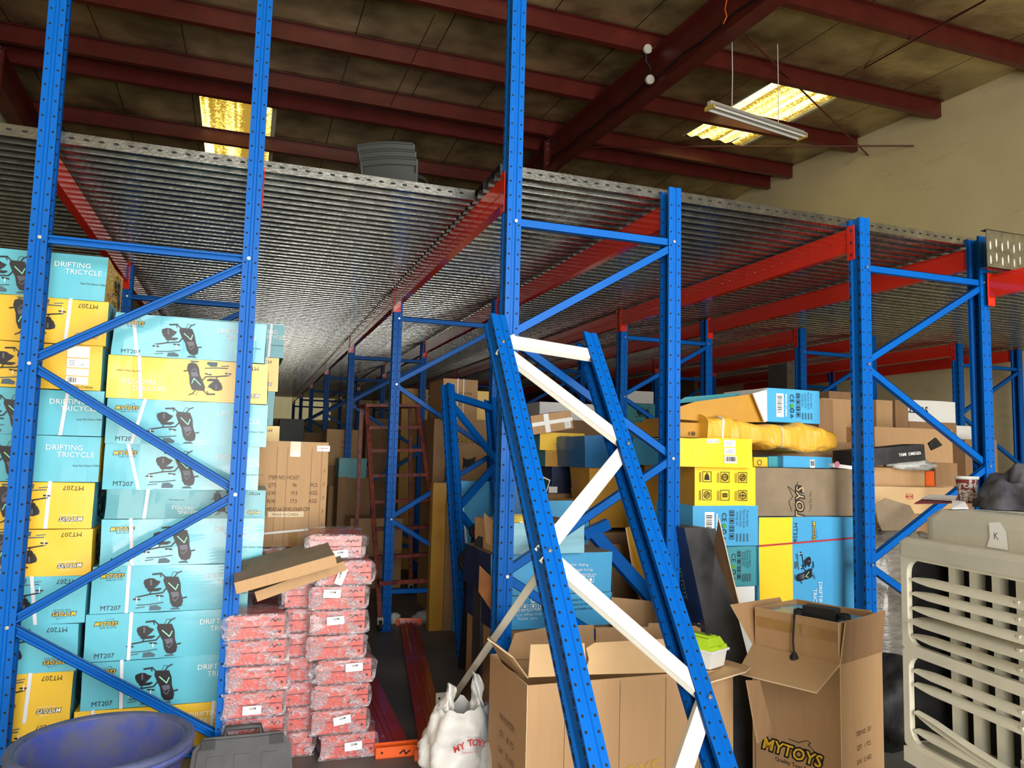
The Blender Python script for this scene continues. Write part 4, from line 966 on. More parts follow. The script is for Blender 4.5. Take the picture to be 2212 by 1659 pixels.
pile([
 ('brown carton with the cat-face mark, low stack left of the tall post', 972, 980, 1052, 1048, B_, .6, 'cardboard', dict(art=cat_art, z0=atY(1010, 1047, B_).z)),
 ('brown carton below the cat-face carton', 965, 1048, 1056, 1200, B_, .6, 'cardboard_dark', dict(z0=0)),
 ('brown carton with an upside-down printed logo, above the cat-face carton', 965, 906, 1052, 979, B_, .6, 'cardboard', dict(art=logo_art(True, .12), z0=atY(1010, 980, B_).z)),
 ('brown carton with two white cords, top of the stack left of the tall post', 957, 819, 1031, 905, B_, .6, 'cardboard', dict(art=udn(('MADE IN INDIA', 'G.W.', 'CTN')), strap=[(.03, 0, .01), (-.03, 0, .01)], z0=atY(1010, 906, B_).z)),
 ('small yellow box seen between two posts beside the corded carton', 1031, 845, 1056, 870, B_+.1, .5, 'yellow', dict(z0=atY(1040, 906, B_).z)),
 ('tall dark narrow carton beside the logo carton', 936, 905, 962, 1040, B_+.05, .5, 'cardboard_dark', dict(z0=0)),
 ('yellow carton with a tricycle print high behind the second rack frame', 868, 840, 925, 902, 9.9, .6, 'ochre', dict(z0=0, art=lambda f: f('front').trike(.2, .03+f('front').H-.3, .22))),
 ('dark brown carton block behind the ladder', 800, 1000, 925, 1230, 10.6, .7, 'cardboard_dark', dict(z0=0)),
 ('brown carton high behind the ladder', 790, 905, 868, 999, 10.6, .7, 'cardboard_dark', dict(z0=atY(850, 1000, 10.6).z)),
 ('pair of black cartons behind the ladder steps', 872, 930, 930, 999, 10.6, .7, 'black_box', dict(z0=atY(850, 1000, 10.6).z)),
 ('taped brown carton in the aisle between the ladder and the rack', 705, 928, 778, 1005, 9.9, .6, 'cardboard', dict(art=udn(('MEAS', 'N.W.')), z0=atY(740, 1006, 9.9).z)),
 ('brown carton below the taped one in the aisle', 705, 1006, 800, 1050, 9.9, .6, 'cardboard_dark', dict(z0=atY(740, 1050, 9.9).z)),
 ('brown carton with a flap at the left of the ladder', 706, 1050, 798, 1240, 9.85, .6, 'cardboard', dict(z0=0)),
 ('pale teal box with a red print left of the ladder', 732, 990, 792, 1030, 9.2, .38, 'teal_dark', dict(z0=atY(740, 1032, 9.2).z)),
 ('brown carton under the pale teal box', 728, 1031, 800, 1160, 9.2, .38, 'cardboard_dark', dict(z0=0)),
 ('brown carton low behind the ladder rails', 755, 1120, 868, 1235, 8.6, .45, 'cardboard', dict(z0=0)),
 ('grey metal cabinet far down the aisle', 602, 905, 655, 1000, 12.0, .5, 'chair_grey', dict(z0=0)),
 ('brown carton far down the row, above the tall shipping carton', 655, 935, 705, 1010, 12.2, .5, 'cardboard_dark', dict(z0=0)),
])
# middle row interior, seen between the tall post and its partner
pile([
 ('big deep yellow opened carton sheet behind the middle rack frame', 1272, 1010, 1450, 1160, 4.75, .3, 'ochre', dict(z0=atY(1356, 1150, 4.72).z+.03, dent=.02)),
 ('tall brown carton under the big deep yellow carton', 1262, 1150, 1450, 1300, 4.72, .35, 'cardboard_dark', dict(z0=0)),
 ('dark blue opened crate carton on top of the deep yellow carton', 1262, 945, 1400, 1012, 4.8, .5, 'crate_blue', dict(dent=.02, z0=atY(1350, 1012, 4.75).z)),
 ('dark blue carton lid tilted beside the right middle post', 1335, 920, 1440, 965, 5.35, .3, 'crate_blue', dict(dent=.02, z0=0)),
 ('brown carton stack column beside the taped parcel', 1132, 912, 1160, 1130, 5.6, .4, 'cardboard_dark', dict(z0=0)),
 ('yellow carton with tricycle prints under the tilted taped parcel', 1166, 935, 1262, 973, 5.3, .5, 'yellow', dict(sides={'left': 'teal_dark'}, z0=atY(1210, 973, 5.3).z, art=lambda f: f('front').trike(.12, .01, .10))),
 ('long carton half yellow with icons, half teal, below the tricycle-print carton', 1178, 972, 1265, 1008, 5.3, .5, 'teal_dark', dict(z0=atY(1210, 1008, 5.3).z, art=lambda f: (f('front').rect(0, 0, .14, f('front').H, 'ochre')))),
 ('dark navy carton under the teal and yellow carton', 1192, 1008, 1262, 1048, 5.3, .5, 'navy', dict(z0=atY(1210, 1048, 5.3).z)),
 ('navy carton with two white squares, bottom of the dark cartons', 1180, 1048, 1270, 1066, 5.3, .5, 'navy', dict(z0=atY(1210, 1066, 5.3).z, art=lambda f: (f('front').rect(.2, .01, .23, .045, 'label'), f('front').rect(.24, .01, .27, .045, 'label'), f('front').rect(.02, .005, .09, .05, 'label')))),
 ('broad brown carton supporting the navy cartons', 1160, 1066, 1275, 1150, 5.25, .6, 'cardboard_dark', dict(z0=0)),
 ('light blue taped carton behind the white zigzag brace', 1178, 1082, 1272, 1150, 4.45, .25, 'skyblue', dict(sides={'left': 'yellow', 'top': 'ochre'}, z0=0)),
 ('blue carton panel right of the tall middle post', 1100, 1030, 1140, 1130, 4.6, .3, 'crate_blue', dict(z0=0)),
 ('long white carton high at the back of the middle row', 1165, 872, 1330, 905, 7.4, .6, 'white', dict(z0=1.9)),
 ('row of stacked brown cartons under the long white carton', 1165, 905, 1330, 1000, 7.42, .6, 'cardboard_dark', dict(z0=0)),
 ('big white carton behind the right middle post', 1352, 845, 1412, 872, 8.4, .6, 'white', dict(z0=atY(1382, 871, 8.4).z)),
 ('teal tricycle carton below the big white carton', 1352, 872, 1415, 918, 8.4, .6, 'teal_dark', dict(z0=atY(1380, 918, 8.4).z, art=lambda f: f('front').trike(.1, .02, .2))),
 ('brown carton stack behind the blue crates', 1335, 918, 1420, 1000, 8.42, .6, 'cardboard_dark', dict(z0=0)),
])
t = pcarton('brown parcel with red and white printed tape, lying tilted on the yellow carton', 1152, 892, 1240, 938, 5.25, .35, 'cardboard', z0=atY(1210, 933, 5.3).z, art=lambda f: (f('front').rect(0, f('front').H*.42, f('front').W, f('front').H*.62, 'label'), f('front').line([(0, f('front').H*.52), (f('front').W, f('front').H*.52)], .006, 'ink_red'), f('front').rect(.1, 0, .14, f('front').H, 'label'), f('front').sticker(.26, .01, .31, .06)), tilt=(0, -.18))
# framed green mirror thing
ls = thing('green_sign', 'small white-framed dark green case leaning among the boxes', 'case', atY(1176, 1048, 5.2), .3, rot=(0, .35, .3))
mb = MB(); mb.box((-.04, 0, -.055), (.04, .02, .055), 'white'); mb.build('white_frame', ls); mb = MB(); mb.box((-.028, -.003, -.044), (.028, .0, .044), 'green_lens'); mb.build('green_panel', ls)
# leaning curved brown boards
for pts, Y, lab, mt in ((((1320, 1175), (1395, 1180), (1400, 1300), (1330, 1560)), 4.4, 'curved brown cardboard sheet behind the loose blue brace', 'cardboard'), (((1352, 1140), (1385, 1130), (1425, 1300), (1400, 1345), (1372, 1260)), 4.1, 'brown and ochre cardboard sheet leaning at the right middle post', 'ochre'), (((1322, 1290), (1425, 1300), (1440, 1360), (1325, 1362)), 3.7, 'brown carton flap behind the big open carton', 'cardboard')):
    o = sheet_obj('cardboard_sheet', [atY(u, v, Y+(.15 if i in (1, 2) else 0)) for i, (u, v) in enumerate(pts)], .006, mt); tag(o, lab, 'cardboard')

# ------------------------------------------------------------------ pile between the middle and the right-hand row
def mt306(face):
    a = face('front'); W, H = a.W, a.H; a.rect(0, 0, W*.34, H, 'lemon'); t0 = H
    a.text('MT306', W*.375, t0-.09, .028, 'ink', ang=-PI/2); a.logo(W*.57, t0-.085, .020, -PI/2, 'yellow', False)
    a.trike(W*.36, t0-.20, .14, -PI/2.0); a.text('DRIFTING', W*.62, t0-.46, .026, 'label', ang=-PI/2); a.text('TRICYCLE', W*.56, t0-.50, .026, 'label', ang=-PI/2)
    a.line([(0, t0-.165), (W, t0-.125)], .010, 'ink_red')
def toys_art(face):
    a = face('front'); a.text('TOYS', a.W*.44, a.H*.27, a.H*.20, 'ink', PI/2, .1, 1, .2); a.text('TOYS', a.W*.44, a.H*.27, a.H*.20, 'cardboard_light', PI/2, .0, 1, .2); a.text('Toys For Fun', a.W*.545, a.H*.3, .016, 'ink_soft', PI/2); a.line([(a.W*.36, a.H*.1), (a.W*.33, a.H*.3), (a.W*.37, a.H*.4), (a.W*.32, a.H*.62), (a.W*.39, a.H*.5), (a.W*.42, a.H*.72)], .003, 'ink')
def scan_art(face):
    a = face('front'); W, H = a.W, a.H; a.rect(W*.37, H*.82, W*.53, H*.96, 'label'); a.text('Scan me', W*.45, H*.89, .016, 'ink')
    a.sticker(W*.6, H*.70, W*.76, H*.94, 4); a.sticker(W*.6, H*.42, W*.76, H*.66, 3); a.barcode(W*.6, H*.12, W*.77, H*.38)
yy = 3.74
z306 = atY(1740, 1117, yy).z; zbl = atY(1567, 1180, yy).z; zic = atY(1567, 1093, yy).z; zsc = atY(1545, 1010, yy).z; ztoy = atY(1737, 1012, 3.78).z
pile([
 ('large flat blue and yellow tricycle carton with a red band, standing on the floor', 1640, 1117, 1845, 1400, yy, .16, 'skyblue', dict(z0=0, art=mt306, dent=.004)),
 ('dull teal carton with product text, below the barcode carton', 1540, 1180, 1636, 1268, yy+.02, .5, 'teal_dark', dict(z0=atY(1590, 1268, yy).z, art=lambda f: spec_art(f, barcode=False))),
 ('white carton under the dull teal carton', 1540, 1268, 1630, 1400, yy+.03, .5, 'white', dict(z0=0)),
 ('sky blue carton with barcode and packing icons, under the yellow icon carton', 1497, 1092, 1638, 1180, yy, .5, 'skyblue', dict(z0=zbl+.001, art=spec_art)),
 ('bright yellow carton with six black icons', 1500, 1008, 1632, 1093, yy, .5, 'lemon', dict(z0=zic+.001, art=icon_art, sides={'left': 'ochre'})),
 ('bright yellow carton printed Scan me with white stickers', 1462, 948, 1627, 1008, yy-.06, .5, 'lemon', dict(z0=zsc+.003, art=scan_art, dent=.012, sides={'left': 'skyblue'})),
 ('deep yellow crushed carton beside the right middle post, upper', 1445, 1010, 1497, 1150, 4.0, .3, 'ochre', dict(z0=.9, dent=.03)),
 ('deep yellow crushed carton beside the right middle post, lower', 1430, 1150, 1497, 1300, 4.0, .3, 'ochre', dict(z0=0, dent=.03)),
 ('large brown carton with the big printed toy logo lying sideways', 1630, 1012, 1845, 1116, 3.78, .4, 'cardboard_grey', dict(z0=z306+.003, art=toys_art, tilt=(.0, .0))),
 ('small yellow box with a wheel icon between the crumpled and brown cartons', 1628, 988, 1658, 1008, 3.9, .3, 'yellow', dict(z0=ztoy+.004, art=lambda f: f('front').ring(.04, .025, .015, .004, 'ink'))),
 ('teal taped box corner beside the small yellow box', 1659, 986, 1688, 1009, 3.9, .3, 'teal_dark', dict(z0=ztoy+.004)),
 ('blue carton with a barcode on top of the brown logo carton', 1692, 986, 1797, 1012, 3.85, .3, 'skyblue', dict(z0=ztoy+.004, art=lambda f: (f('front').barcode(.2, .0, .235, .05)))),
 ('white and pink toy box beside the blue barcode carton', 1799, 1004, 1846, 1024, 3.82, .35, 'white', dict(z0=ztoy+.004, art=lambda f: (f('front').disc(.03, .02, .02, 'pink')), tilt=(0, .08))),
])
# crumpled long yellow carton
a0, a1 = atY(1545, 934, 3.7), atY(1828, 955, 3.7); L = (a1-a0).length; mb = MB()
def crump(u, v):
    ph = v*2*PI; k = .45; e = 1-.25*max(0, (u-.85)/.15)
    hy, hz = .18, (.084+.012*math.sin(u*9+1)-.02*max(0, .2-u)*5*math.sin(u*30))*e
    cs, sn = math.cos(ph), math.sin(ph)
    y = math.copysign(abs(cs)**k, cs)*hy; z = math.copysign(abs(sn)**k, sn)*hz
    f = noise.noise(Vector((u*9, v*6, 2)))*.03+abs(noise.noise(Vector((u*4+4, v*3, 7))))*-.035+.012*noise.noise(Vector((u*25, v*14, 1)))
    return Vector((u*L, y*(1+f*3), z*(1+f*6)))
mb.grid(crump, 40, 28, 'ochre_light', False)
for u in (0.0, 1.0): mb.add([crump(u, i/28) for i in range(28)], [tuple(range(28)) if u else tuple(reversed(range(28)))], 'ochre_light')
t = thing('crumpled_carton', 'long crumpled yellow carton lying across the pile', 'box', a0+Vector((0, .25, .012)), rot=(0, .035, .0)); mb.build('carton_body', t)
for u in (.10, .56):
    mb = MB(); mb.grid(lambda a, c, u=u: (lambda q: Vector((q.x, q.y*1.01, q.z*1.03)))(crump(u+a*.014, c)), 1, 56, 'clear_tape' if u > .3 else 'strap'); mb.build('strap', t)
z_s = atY(1690, 912, 3.72).z
pile([
 ('small dull yellow icon box with a torn white end, left end of the crumpled carton', 1440, 912, 1528, 948, 3.86, .4, 'ochre', dict(z0=atY(1545, 946, 3.8).z, art=lambda f: icon_art(f, 2, 1, .2, .4))),
 ('sky blue carton end with barcode and icons, top of the pile', 1655, 842, 1772, 914, 3.85, .42, 'skyblue', dict(z0=atY(1710, 913, 3.85).z, art=spec_art, sides={'left': 'white'}, rz=.04)),
])
for pts, lab, mt, Y in ((((1527, 916), (1545, 922), (1549, 955), (1532, 955)), 'torn white foam end of the small yellow icon box', 'white', 3.8),
    (((1625, 850), (1655, 842), (1656, 910), (1650, 912)), 'white inner flap beside the blue carton end on top of the pile', 'white', 3.84),
    (((1457, 882), (1500, 868), (1624, 851), (1652, 912), (1545, 912), (1457, 905)), 'dull yellow taped carton flap sloping down on top of the pile', 'ochre', 3.88),
    (((1457, 872), (1560, 862), (1620, 846), (1480, 858)), 'blue edge of a tricycle carton lying under the sloping flap', 'teal_dark', 4.1)):
    k = len(pts); o = sheet_obj('carton_flap', [atY(u, v, Y) for i, (u, v) in enumerate(pts)], .012, mt); tag(o, lab, 'cardboard')
pile([('wide ochre carton under the sloping flap', 1457, 905, 1650, 930, 4.2, .4, 'ochre', dict(z0=atY(1550, 952, 4.2).z)),
 ('brown carton carrying the pile top at the back', 1457, 950, 1845, 1010, 4.3, .4, 'cardboard_dark', dict(z0=0))])
# tall black box leaning
tb = thing('tall_black_box', 'tall scuffed black carton leaning against the pile, open at the top', 'box', (0, 0, 0))
F0 = [atY(u, v, Y) for u, v, Y in ((1478, 1140, 3.45), (1546, 1142, 3.45), (1682, 1680, 3.3), (1596, 1690, 3.3))]
K0 = [p+Vector((-.04, .22, -.0)) for p in F0]
org = (F0[2]+F0[3])/2; tb.location = org
mb = MB(); P8 = [p-org for p in F0+K0]; mb.add(P8, [(3, 2, 1, 0), (4, 5, 6, 7), (0, 1, 5, 4), (1, 2, 6, 5), (2, 3, 7, 6)], 'black_box'); mb.add(P8, [(0, 4, 7, 3)], 'navy')
u_ = (P8[4]-P8[0]).normalized(); dn = (P8[3]-P8[0]).normalized(); A_ = Art(mb, P8[4]+dn*.1, dn, u_*-1, .9, .3); A_.n = u_.cross(dn)*-1 if u_.cross(dn).x > 0 else u_.cross(dn)
A_.u = dn; A_.v = (P8[0]-P8[4]).normalized(); A_.n = dn.cross(A_.v); A_.n = A_.n if A_.n.x < 0 else -A_.n
A_.text('MYTOYS', .2, .12, .03, 'ink_grey', bold=.02)
mb.build('box_body', tb)
mb = MB(); sheet(mb, [p-org for p in (atY(1543, 1185, 3.44), atY(1553, 1120, 3.35), atY(1596, 1300, 3.2), atY(1590, 1318, 3.25))], .005, 'cardboard_dark', 'cut_edge'); mb.build('flap', tb)

# ------------------------------------------------------------------ big open carton in front
def box_wall(mb, a, c, z0, z1, t, mt='cardboard'):
    a, c = Vector(a), Vector(c); sheet(mb, [(a.x, a.y, z0), (c.x, c.y, z0), (c.x, c.y, z1), (a.x, a.y, z1)], t, mt, 'cut_edge')
zr = .60; A1, A2 = atY(1141, 1456, 2.95), atY(1582, 1470, 2.95); x0, x1 = A1.x, A2.x; yb = 3.44; xb = atY(1087, 1440, yb).x
oc = thing('open_carton', 'big plain brown open carton in front, under the leaning white-braced frame', 'box', ((x0+x1)/2, 3.2, 0)); O_ = Vector(oc.location)
mb = MB()
for a, c in (((x0, 2.95), (x1, 2.95)), ((x1, 2.95), (x1, yb)), ((x1, yb), (x0, yb)), ((x0, yb), (x0, 2.95))):
    box_wall(mb, (a[0]-O_.x, a[1]-O_.y, 0), (c[0]-O_.x, c[1]-O_.y, 0), 0, zr, .006)
mb.box((x0-O_.x, 2.95-O_.y, 0), (x1-O_.x, yb-O_.y, .006), 'cardboard')
a_ = Art(mb, (x0-O_.x, 2.946-O_.y, 0), (1, 0, 0), (0, 0, 1), x1-x0, zr)
for x in (.16, .27, .41, .63, .8): a_.line([(x, .01), (x+.003, zr-.01)], .0015, 'ink_soft')
a_ = Art(mb, (x0-.004-O_.x, yb-O_.y, 0), (0, -1, 0), (0, 0, 1), yb-2.95, zr)
for i, t_ in enumerate(('ITEM NO.MTZ301', 'QTY      80   PCS', 'G.W.     27.5  KGS', 'N.W.     26   KGS')): a_.text(t_, .26, .38-.07*i, .026, 'ink_soft', sx=.7)
a_ = Art(mb, (x0-O_.x, 2.946-O_.y, 0), (1, 0, 0), (0, 0, 1), x1-x0, zr); a_.text('MYTOYS', .42, .20, .07, 'faded', ang=.12, bold=.02); mb.build('carton_body', oc)
sheet_obj('flap', [atY(u, v, 2.96) for u, v in ((1262, 1457), (1272, 1425), (1266, 1400), (1285, 1388), (1448, 1379), (1460, 1440), (1462, 1452))], .005, 'cardboard_light', oc)
sheet_obj('flap', [atY(u, v, 2.965) for u, v in ((1141, 1463), (1146, 1392), (1262, 1389), (1268, 1458))], .005, 'cardboard_light', oc)
sheet_obj('flap', [atY(u, v, 3.43) for u, v in ((1092, 1425), (1112, 1368), (1200, 1352), (1282, 1350), (1284, 1420))], .005, 'cardboard', oc)
sheet_obj('flap', [atY(u, v, 3.43) for u, v in ((1287, 1420), (1287, 1356), (1400, 1354), (1402, 1346), (1515, 1346), (1518, 1400))], .005, 'cardboard', oc)
sheet_obj('flap', [atY(1141, 1465, 2.95), atY(1108, 1420, 3.05), atY(1053, 1380, 3.1), atY(1055, 1376, 3.25), atY(1090, 1440, 3.42)], .005, 'cardboard', oc)
fz = zr+.005; tp = [atZ(u, v, z) for u, v, z in ((1512, 1425, zr), (1560, 1424, zr), (1622, 1442, zr+.01), (1611, 1452, zr+.01), (1536, 1474, zr-.02))]
sheet_obj('flap', tp, .006, 'cardboard_light', oc)
# toolbox on the right flap
tc = atZ(1534, 1441, zr+.012); tbx = thing('tool_box', 'small white plastic toolbox with a lime green lid and black handle', 'toolbox', tc+Vector((-.02, .09, 0)), .42)
def taper(mb, w, d, z0, z1, k0, k1, mt):
    vs = [(sx*w/2*k, sy*d/2*k, z) for z, k in ((z0, k0), (z1, k1)) for sx, sy in ((-1, -1), (1, -1), (1, 1), (-1, 1))]
    mb.add(vs, [(3, 2, 1, 0), (4, 5, 6, 7), (0, 1, 5, 4), (1, 2, 6, 5), (2, 3, 7, 6), (3, 0, 4, 7)], mt)
mb = MB(); taper(mb, .13, .25, 0, .075, .9, 1, 'white'); taper(mb, .145, .265, .07, .08, 1, 1, 'white'); mb.build('case_body', tbx)
mb = MB(); taper(mb, .135, .25, .08, .095, 1, .97, 'lime'); taper(mb, .13, .24, .095, .125, .96, .8, 'lime'); taper(mb, .05, .2, .125, .133, 1, .9, 'lime')
mb.box((-.012, -.132, .07), (.012, -.125, .092), 'lime'); mb.build('lid', tbx)
mb = MB(); mb.tube([(0, -.07, .13), (0, -.06, .155), (0, 0, .168), (0, .06, .155), (0, .07, .13)], .008, 'black', 8); mb.build('handle', tbx)

# ------------------------------------------------------------------ open carton with the toy logo
zc = .655; K = [Vector((p.x, p.y, 0)) for p in (atZ(1626, 1392, zc), atZ(1815, 1436, zc), atZ(1904, 1408, zc))]
K.append(K[0]+K[2]-K[1]); oc2 = thing('open_carton', 'tall open brown carton with the yellow toy logo, right of the big plain carton', 'box', (K[0]+K[2])/2); O2 = Vector(oc2.location)
mb = MB()
for i in range(4): box_wall(mb, K[i]-O2, K[(i+1) % 4]-O2, 0, zc, .006)
sheet(mb, [K[i]-O2+Vector((0, 0, .003)) for i in range(4)], .006, 'cardboard')
uu = (K[1]-K[0]); W_ = uu.length; uu.normalize(); nn = uu.cross(Vector((0, 0, 1))); a_ = Art(mb, K[0]-O2+nn*.0035, uu, (0, 0, 1), W_, zc); a_.logo(W_*.47, .225, .052, 0, 'yellow')
a_.line([(W_*.04, .01), (W_*.04, zc-.01)], .002, 'ink_soft')
u2 = (K[2]-K[1]); W2 = u2.length; u2.normalize(); n2_ = u2.cross(Vector((0, 0, 1))); b_ = Art(mb, K[1]-O2+n2_*.0035, u2, (0, 0, 1), W2, zc)
for i, t_ in enumerate(('ITEM NO.  307', 'QTY.   1  PCS', 'G.W.  12  KGS', 'N.W.  9.5 KGS')): b_.text(t_, W2*.5, .34-.06*i, .02, 'ink_soft', sx=.75)
mb.build('carton_body', oc2)
ci = (K[0]+K[2])/2; I = [ci+(k-ci)*.955 for k in K]; mb = MB(); zi = zc+.175
for i in range(4): box_wall(mb, I[i]-O2, I[(i+1) % 4]-O2, zc-.12, zi-(0.0 if i else .0), .006, 'cardboard')
i0 = I[0]-O2; ui = (I[1]-I[0]).normalized(); ni = ui.cross(Vector((0, 0, 1))); a_ = Art(mb, i0+ni*.0035+Vector((0, 0, zc)), ui, (0, 0, 1), W_*.95, .175); a_.rect(.01, .09, W_*.94, .135, 'tape')
mb.build('inner_carton', oc2)
up = Vector((0, 0, 1)); V = lambda p, z: Vector((p.x, p.y, z))
sheet_obj('flap', [V(K[0], zc), V(K[1], zc), atY(1764, 1497, K[1].y-.10), atY(1592, 1455, K[0].y-.16)], .006, 'cardboard_light', oc2)
sheet_obj('flap', [V(K[1], zc), V(K[2], zc), atY(1912, 1318, K[2].y+.02), atY(1826, 1345, K[1].y+.0)], .006, 'cardboard_dark', oc2)
sheet_obj('flap', [V(K[0], zc), V(K[3], zc), atY(1684, 1290, K[3].y-.0), atY(1578, 1306, K[0].y-.02)], .006, 'cardboard', oc2)
sheet_obj('flap', [V(K[3], zc+.1), V(K[2], zc+.1), atY(1880, 1318, K[2].y+.06), atY(1712, 1300, K[3].y+.04)], .006, 'cardboard', oc2)
for k, (f_, lab) in enumerate((((.28, .3), 'flat blue and white box inside the logo carton, left'), ((.68, .62), 'flat blue and white box inside the logo carton, right'))):
    c_ = K[0]+(K[1]-K[0])*.5+(K[2]-K[1])*f_[0]; ang = math.atan2(uu.y, uu.x)
    mb = carton_mb(W_*.86, W2*.36, zi-.028, 'white', {'top': 'skyblue'}, None, .003, 3+k); o = mb.build('inner_box', None, V(c_, .012), (0, 0, ang)); tag(o, lab, 'box')
# adapter with cable and plug on top
ad = thing('power_adapter', 'black power adapter with coiled cable and plug on the logo carton', 'adapter', V(K[0].lerp(K[1], .68)+(K[2]-K[1])*.26, zi-.012), ang+.15)
mb = MB(); taper(mb, .15, .075, 0, .05, 1, .96, 'black'); mb.build('adapter_body', ad)
mb = MB(); pp = [Vector((-.075, -.0, .02)), Vector((-.10, -.02, .03)), Vector((-.095, -.06, .028)), Vector((-.085, -.10, .02)), Vector((-.083, -.116, -.03)), Vector((-.086, -.12, -.10)), Vector((-.08, -.122, -.15))]
mb.tube(pp, .0045, 'black', 6)
for k in range(3): mb.tube([Vector((-.085+.02*math.cos(a), -.045+.03*math.sin(a), .012+.008*k)) for a in [i*.5 for i in range(14)]], .004, 'black', 5)
for k in range(3): mb.tube([Vector((.095+.03*math.cos(a), .0+.03*math.sin(a), .012+.008*k)) for a in [i*.5 for i in range(14)]], .004, 'black', 5)
mb.build('cable', ad)
mb = MB(); mb.tube([(-.08, -.122, -.145), (-.08, -.123, -.165), (-.078, -.128, -.185), (-.076, -.13, -.215)], [.008, .018, .022, .016], 'black', 12); mb.box((-.06, -.138, -.2), (-.045, -.132, -.19), 'zinc'); mb.box((-.056, -.133, -.178), (-.04, -.127, -.17), 'zinc'); mb.build('plug', ad)
# torn black packing and ripped brown edge between the two cartons
pc_ = [atY(u, v, 2.75) for u, v in ((1612, 1470), (1640, 1470), (1668, 1580), (1636, 1605))]
tag(sheet_obj('cardboard_strip', pc_, .01, 'cardboard_dark'), 'folded dark brown cardboard strip left of the logo carton', 'cardboard')
mb = MB(); pb_ = atY(1690, 1658, 2.45); blob(mb, (0, 0, 0), (.06, .05, .05), 'cardboard_light', .3, 2, 3, 18); tag(mb.build('crumpled_paper', None, (pb_.x, pb_.y, .05)), 'crumpled pale paper ball at the foot of the logo carton', 'paper')

# ------------------------------------------------------------------ shopping bag with clear film
bx = thing('shopping_bag', 'white plastic shopping bag printed MY TOYS in red, standing on the floor', 'bag', (1.06, 3.66, 0))
mb = MB()
def bagf(u, v):
    a = u*2*PI; z = v*.31; r = .172*(1-.35*v*v)*(.75+.25*min(1, v*6)); w = 1+.22*noise.noise(Vector((math.cos(a)*2, math.sin(a)*2, v*3)))+.1*noise.noise(Vector((math.cos(a)*6, math.sin(a)*6, v*7)))
    return Vector((math.cos(a)*r*1.12*w, math.sin(a)*r*.8*w, z+(.03*noise.noise(Vector((math.cos(a)*3, math.sin(a)*3, 9))) if v > .9 else 0)))
mb.grid(bagf, 48, 20, 'bag'); mb.add([bagf(i/48, 0) for i in range(48)], [tuple(reversed(range(48)))], 'bag'); mb.build('bag_body', bx)
for sx, hh, tw in ((-1, .155, .02), (1, .2, -.03)):
    mb = MB()
    def hf(u, v, sx=sx, hh=hh, tw=tw):
        z = .26+v*hh; wd = .075*(1-.55*v)*(1+.25*math.sin(v*9+sx)); x = sx*.085+(u-.5)*wd+tw*v+.0*v
        return Vector((x, -.03+.03*math.sin(u*7+v*5)+.02*noise.noise(Vector((u*4, v*6, sx*3))), z))
    mb.grid(hf, 8, 14, 'bag'); mb.grid(lambda u, v: hf(1-u, v)+Vector((0, .02, 0)), 8, 14, 'bag'); mb.build('handle', bx)
mb = MB(); a_ = Art(mb, (-.09, -.172, .13), (1, .0, .05), (0, .16, 1), .22, .1)
a_.text('MY', .035, .045, .028, 'ink_red', ang=.25, bold=.03); a_.text('T', .088, .057, .028, 'ink_red', ang=.1, bold=.03); a_.text('O', .112, .055, .028, 'ink_red', ang=-.1, bold=.03); a_.text('Y', .135, .05, .028, 'ink_red', ang=-.15, bold=.03); a_.text('S', .155, .042, .026, 'ink_red', ang=-.3, bold=.03); a_.text('Fabulous Toys', .09, .018, .010, 'ink_red', ang=-.05)
mb.build('printed_logo', bx)
mb = MB(); blob(mb, (0, 0, .09), (.17, .10, .13), 'film', .35, 2.2, 5, 36, .09); o = mb.build('clear_film', None, (1.24, 3.42, 0)); tag(o, 'crumpled clear plastic film bunched in front of the shopping bag', 'plastic film')
mb = MB(); blob(mb, (0, 0, .1), (.1, .09, .16), 'plastic_white', .3, 2.5, 8, 30, .1); o = mb.build('white_film', None, (1.5, 4.05, 0)); tag(o, 'bunched white plastic wrap right behind the shopping bag', 'plastic film')
# scraps on the floor of the aisle
p = atZ(985, 1345, .03); carton('white foam plank lying on the aisle floor', p.x-.12, p.x+.3, 0, .06, p.y, .3, 'white', name='foam_plank', cat='foam', rz=-.1)
mb = MB(); p = atZ(925, 1345, 0); blob(mb, (0, 0, .05), (.14, .1, .06), 'film', .4, 3, 2, 24, .05); tag(mb.build('plastic_scrap', None, (p.x, p.y, 0)), 'scrap of clear plastic on the aisle floor beside the foam plank', 'plastic film')
mb = MB(); p = atZ(852, 1345, 0); blob(mb, (0, 0, .04), (.05, .05, .05), 'plastic_white', .4, 3, 4, 18, .04); tag(mb.build('foam_scrap', None, (p.x, p.y-.02, 0)), 'small white foam scrap at the foot of the second frame', 'foam')

# ------------------------------------------------------------------ tub and black case
tub = thing('plastic_tub', 'large dusty blue plastic tub in the bottom left corner', 'tub', (-.42, 3.12, 0))
mb = MB(); mb.lathe([(.0, .004), (.21, .004), (.275, .455), (.285, .455), (.30, .43), (.30, .46), (.285, .475), (.262, .468), (.2, .02), (0, .02)], 'tub', 56); mb.build('tub_body', tub)
mb = MB(); n = 56
mb.grid(lambda u, v: Vector(((.286+.018*math.cos(v*2*PI))*math.cos(u*2*PI), (.286+.018*math.cos(v*2*PI))*math.sin(u*2*PI), .466+.018*math.sin(v*2*PI))), 56, 10, 'tub_rim'); mb.build('rim', tub)
cs = thing('tool_case', 'dusty black plastic tool case standing open beside the blue tub', 'tool case', atZ(520, 1700, 0)+Vector((0, .05, 0)), .0, rot=(-.25, 0, 0))
cw = .46; mb = MB(); pr = [(-cw/2, 0), (cw/2, 0), (cw/2-.015, .15), (cw/2-.06, .2), (-cw/2+.06, .2), (-cw/2+.015, .15)]; mb.prism(pr, 0, .05, 'black_box', 'y')
